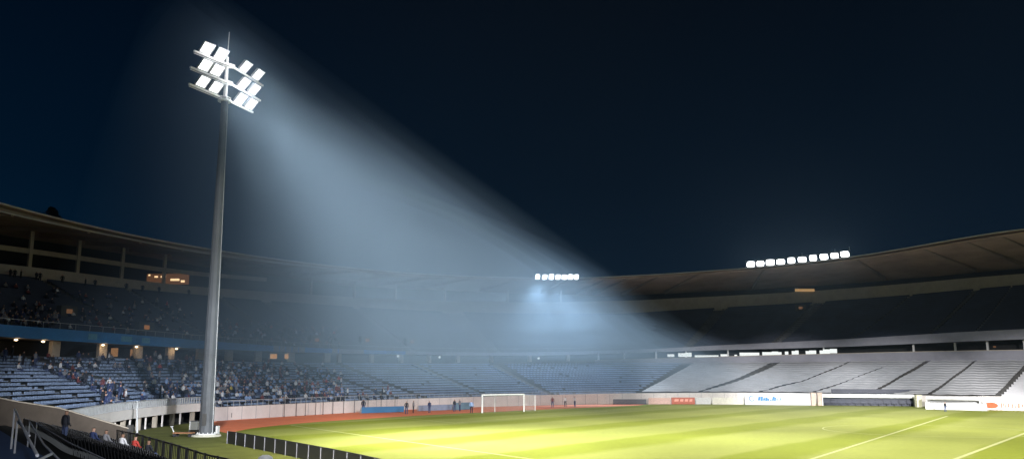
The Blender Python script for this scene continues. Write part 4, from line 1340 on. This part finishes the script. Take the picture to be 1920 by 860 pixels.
beam_mist_layer(36, -1, .0030, 'dense core of the added mist shaped to the mast floodlight beam')

# ------------------------------------------------------------------ lamps (the visible floodlights' light, plus added unseen spots)
def spot(name, loc, tgt, energy, ang, blend, col=(1,1,1), rad=.4, falloff=None):
    L = bpy.data.lights.new(name,'SPOT'); L.energy = energy; L.spot_size = R(ang); L.spot_blend = blend; L.color = col; L.shadow_soft_size = rad
    if falloff:
        L.use_nodes = True; nt = L.node_tree
        em = nt.nodes.get('Emission') or nt.nodes.new('ShaderNodeEmission')
        lf = nt.nodes.new('ShaderNodeLightFalloff'); lf.inputs['Strength'].default_value = 1.0; lf.inputs['Smooth'].default_value = 0
        nt.links.new(lf.outputs[falloff], em.inputs['Strength'])
    o = bpy.data.objects.new(name,L); COL.objects.link(o); o.location = loc
    d = Vector(tgt)-Vector(loc); o.rotation_euler = d.to_track_quat('-Z','Y').to_euler()
    return o
BE = 4900
ja = random.Random(4)
for i, fc in enumerate(face_c):      # one lamp light per floodlight of the mast
    spot('mast_spot', fc+ndir*.3, (2+ja.uniform(-6,6)+(3 if i%4>1 else -4), 74+ja.uniform(-8,8), 0), BE/6.3*ja.uniform(.8,1.2), 52+ja.uniform(-4,4), .9, (1,.985,.95), .35, 'Linear')
qc = (c0+c1)/2
for f_ in (.1,.5,.9):
    q = c0+(c1-c0)*f_; pc = P3(q,26.2,z('roof_top',q)+.2)
    spot('bank_spot', pc, (pc.x-1+(f_-.5)*9,pc.y-15,0), 80000, 60, .9, (.74,.87,1), .5)
    spot('bank_spot', pc, (pc.x,pc.y-22,4), 9000, 150, 1, (.74,.87,1), .5)
for f_ in (.1,.35,.65,.9):
    q = r0+(r1-r0)*f_; pc = P3(q,26.2,z('roof_top',q)+.4)
    spot('bank_spot', pc, (25,85,0), 9000, 60, .7, (.95,.98,1), .5)
    spot('bank_spot', pc, (25,85,0), 10000, 150, 1, (.85,.93,1), .5)
# added spots for unseen floodlights behind the viewer, brightening pitch, walls and stands
spot('fill_spot', (34,-12,75), (52,74,0), 1300000, 46, .8, (1,.98,.90), 1.0)
spot('fill_spot', (-4,-5,70), (1,62,0), 900000, 34, .9, (1,.98,.92), 1.0)
for tg, en in (((10,152,0),110000),((38,149,1.5),1000000),((53,143,1.5),1250000),((66,133,1.5),1250000),((79,119,1.5),1250000),((90,104,1.5),1250000)):
    spot('fill_spot', (25,-20,22), tg, en, 11, .6, (1,.98,.97), 1.0)
for tg, en in (((-36,72,.5),520000),((-38,84,1.5),470000),((-37,96,1.5),430000),((-28,108,-1),420000),((-16,124,-1),420000),((-3,140,-1),300000)):
    spot('fill_spot', (35,-30,24), tg, en, 10, .8, (.93,.96,1), 1.0)
for tg in ((-8,108,0),(16,116,0),(38,112,0),(56,98,0)):
    spot('fill_spot', (12,-8,75), tg, 900000, 20, .9, (1,.98,.92), 1.0)
for k in (1,6,10):  # added points before the mast head, brightening its arms and the mist
    L = bpy.data.lights.new('head_fill','POINT'); L.energy = 330; L.shadow_soft_size = .3
    o = bpy.data.objects.new('head_fill', L); COL.objects.link(o); o.location = face_c[k]+ndir*1.1
spot('fill_spot', (6,-14,13), (-14,24,3), 14000, 42, .6, (.9,.95,1), .6)  # added unseen spot lifting the near handrails and blue floor
spot('fill_spot', (-4,-5,70), (-23,93,0), 420000, 15, .9, (1,.97,.92), 1.0)  # more added spots, for the track corner and left pitch
spot('fill_spot', (-4,-5,70), (-9,70,0), 420000, 11, .9, (1,.97,.92), 1.0)
spot('fill_spot', (-4,-5,70), (-4,56,0), 520000, 17, .9, (1,.98,.92), 1.0)
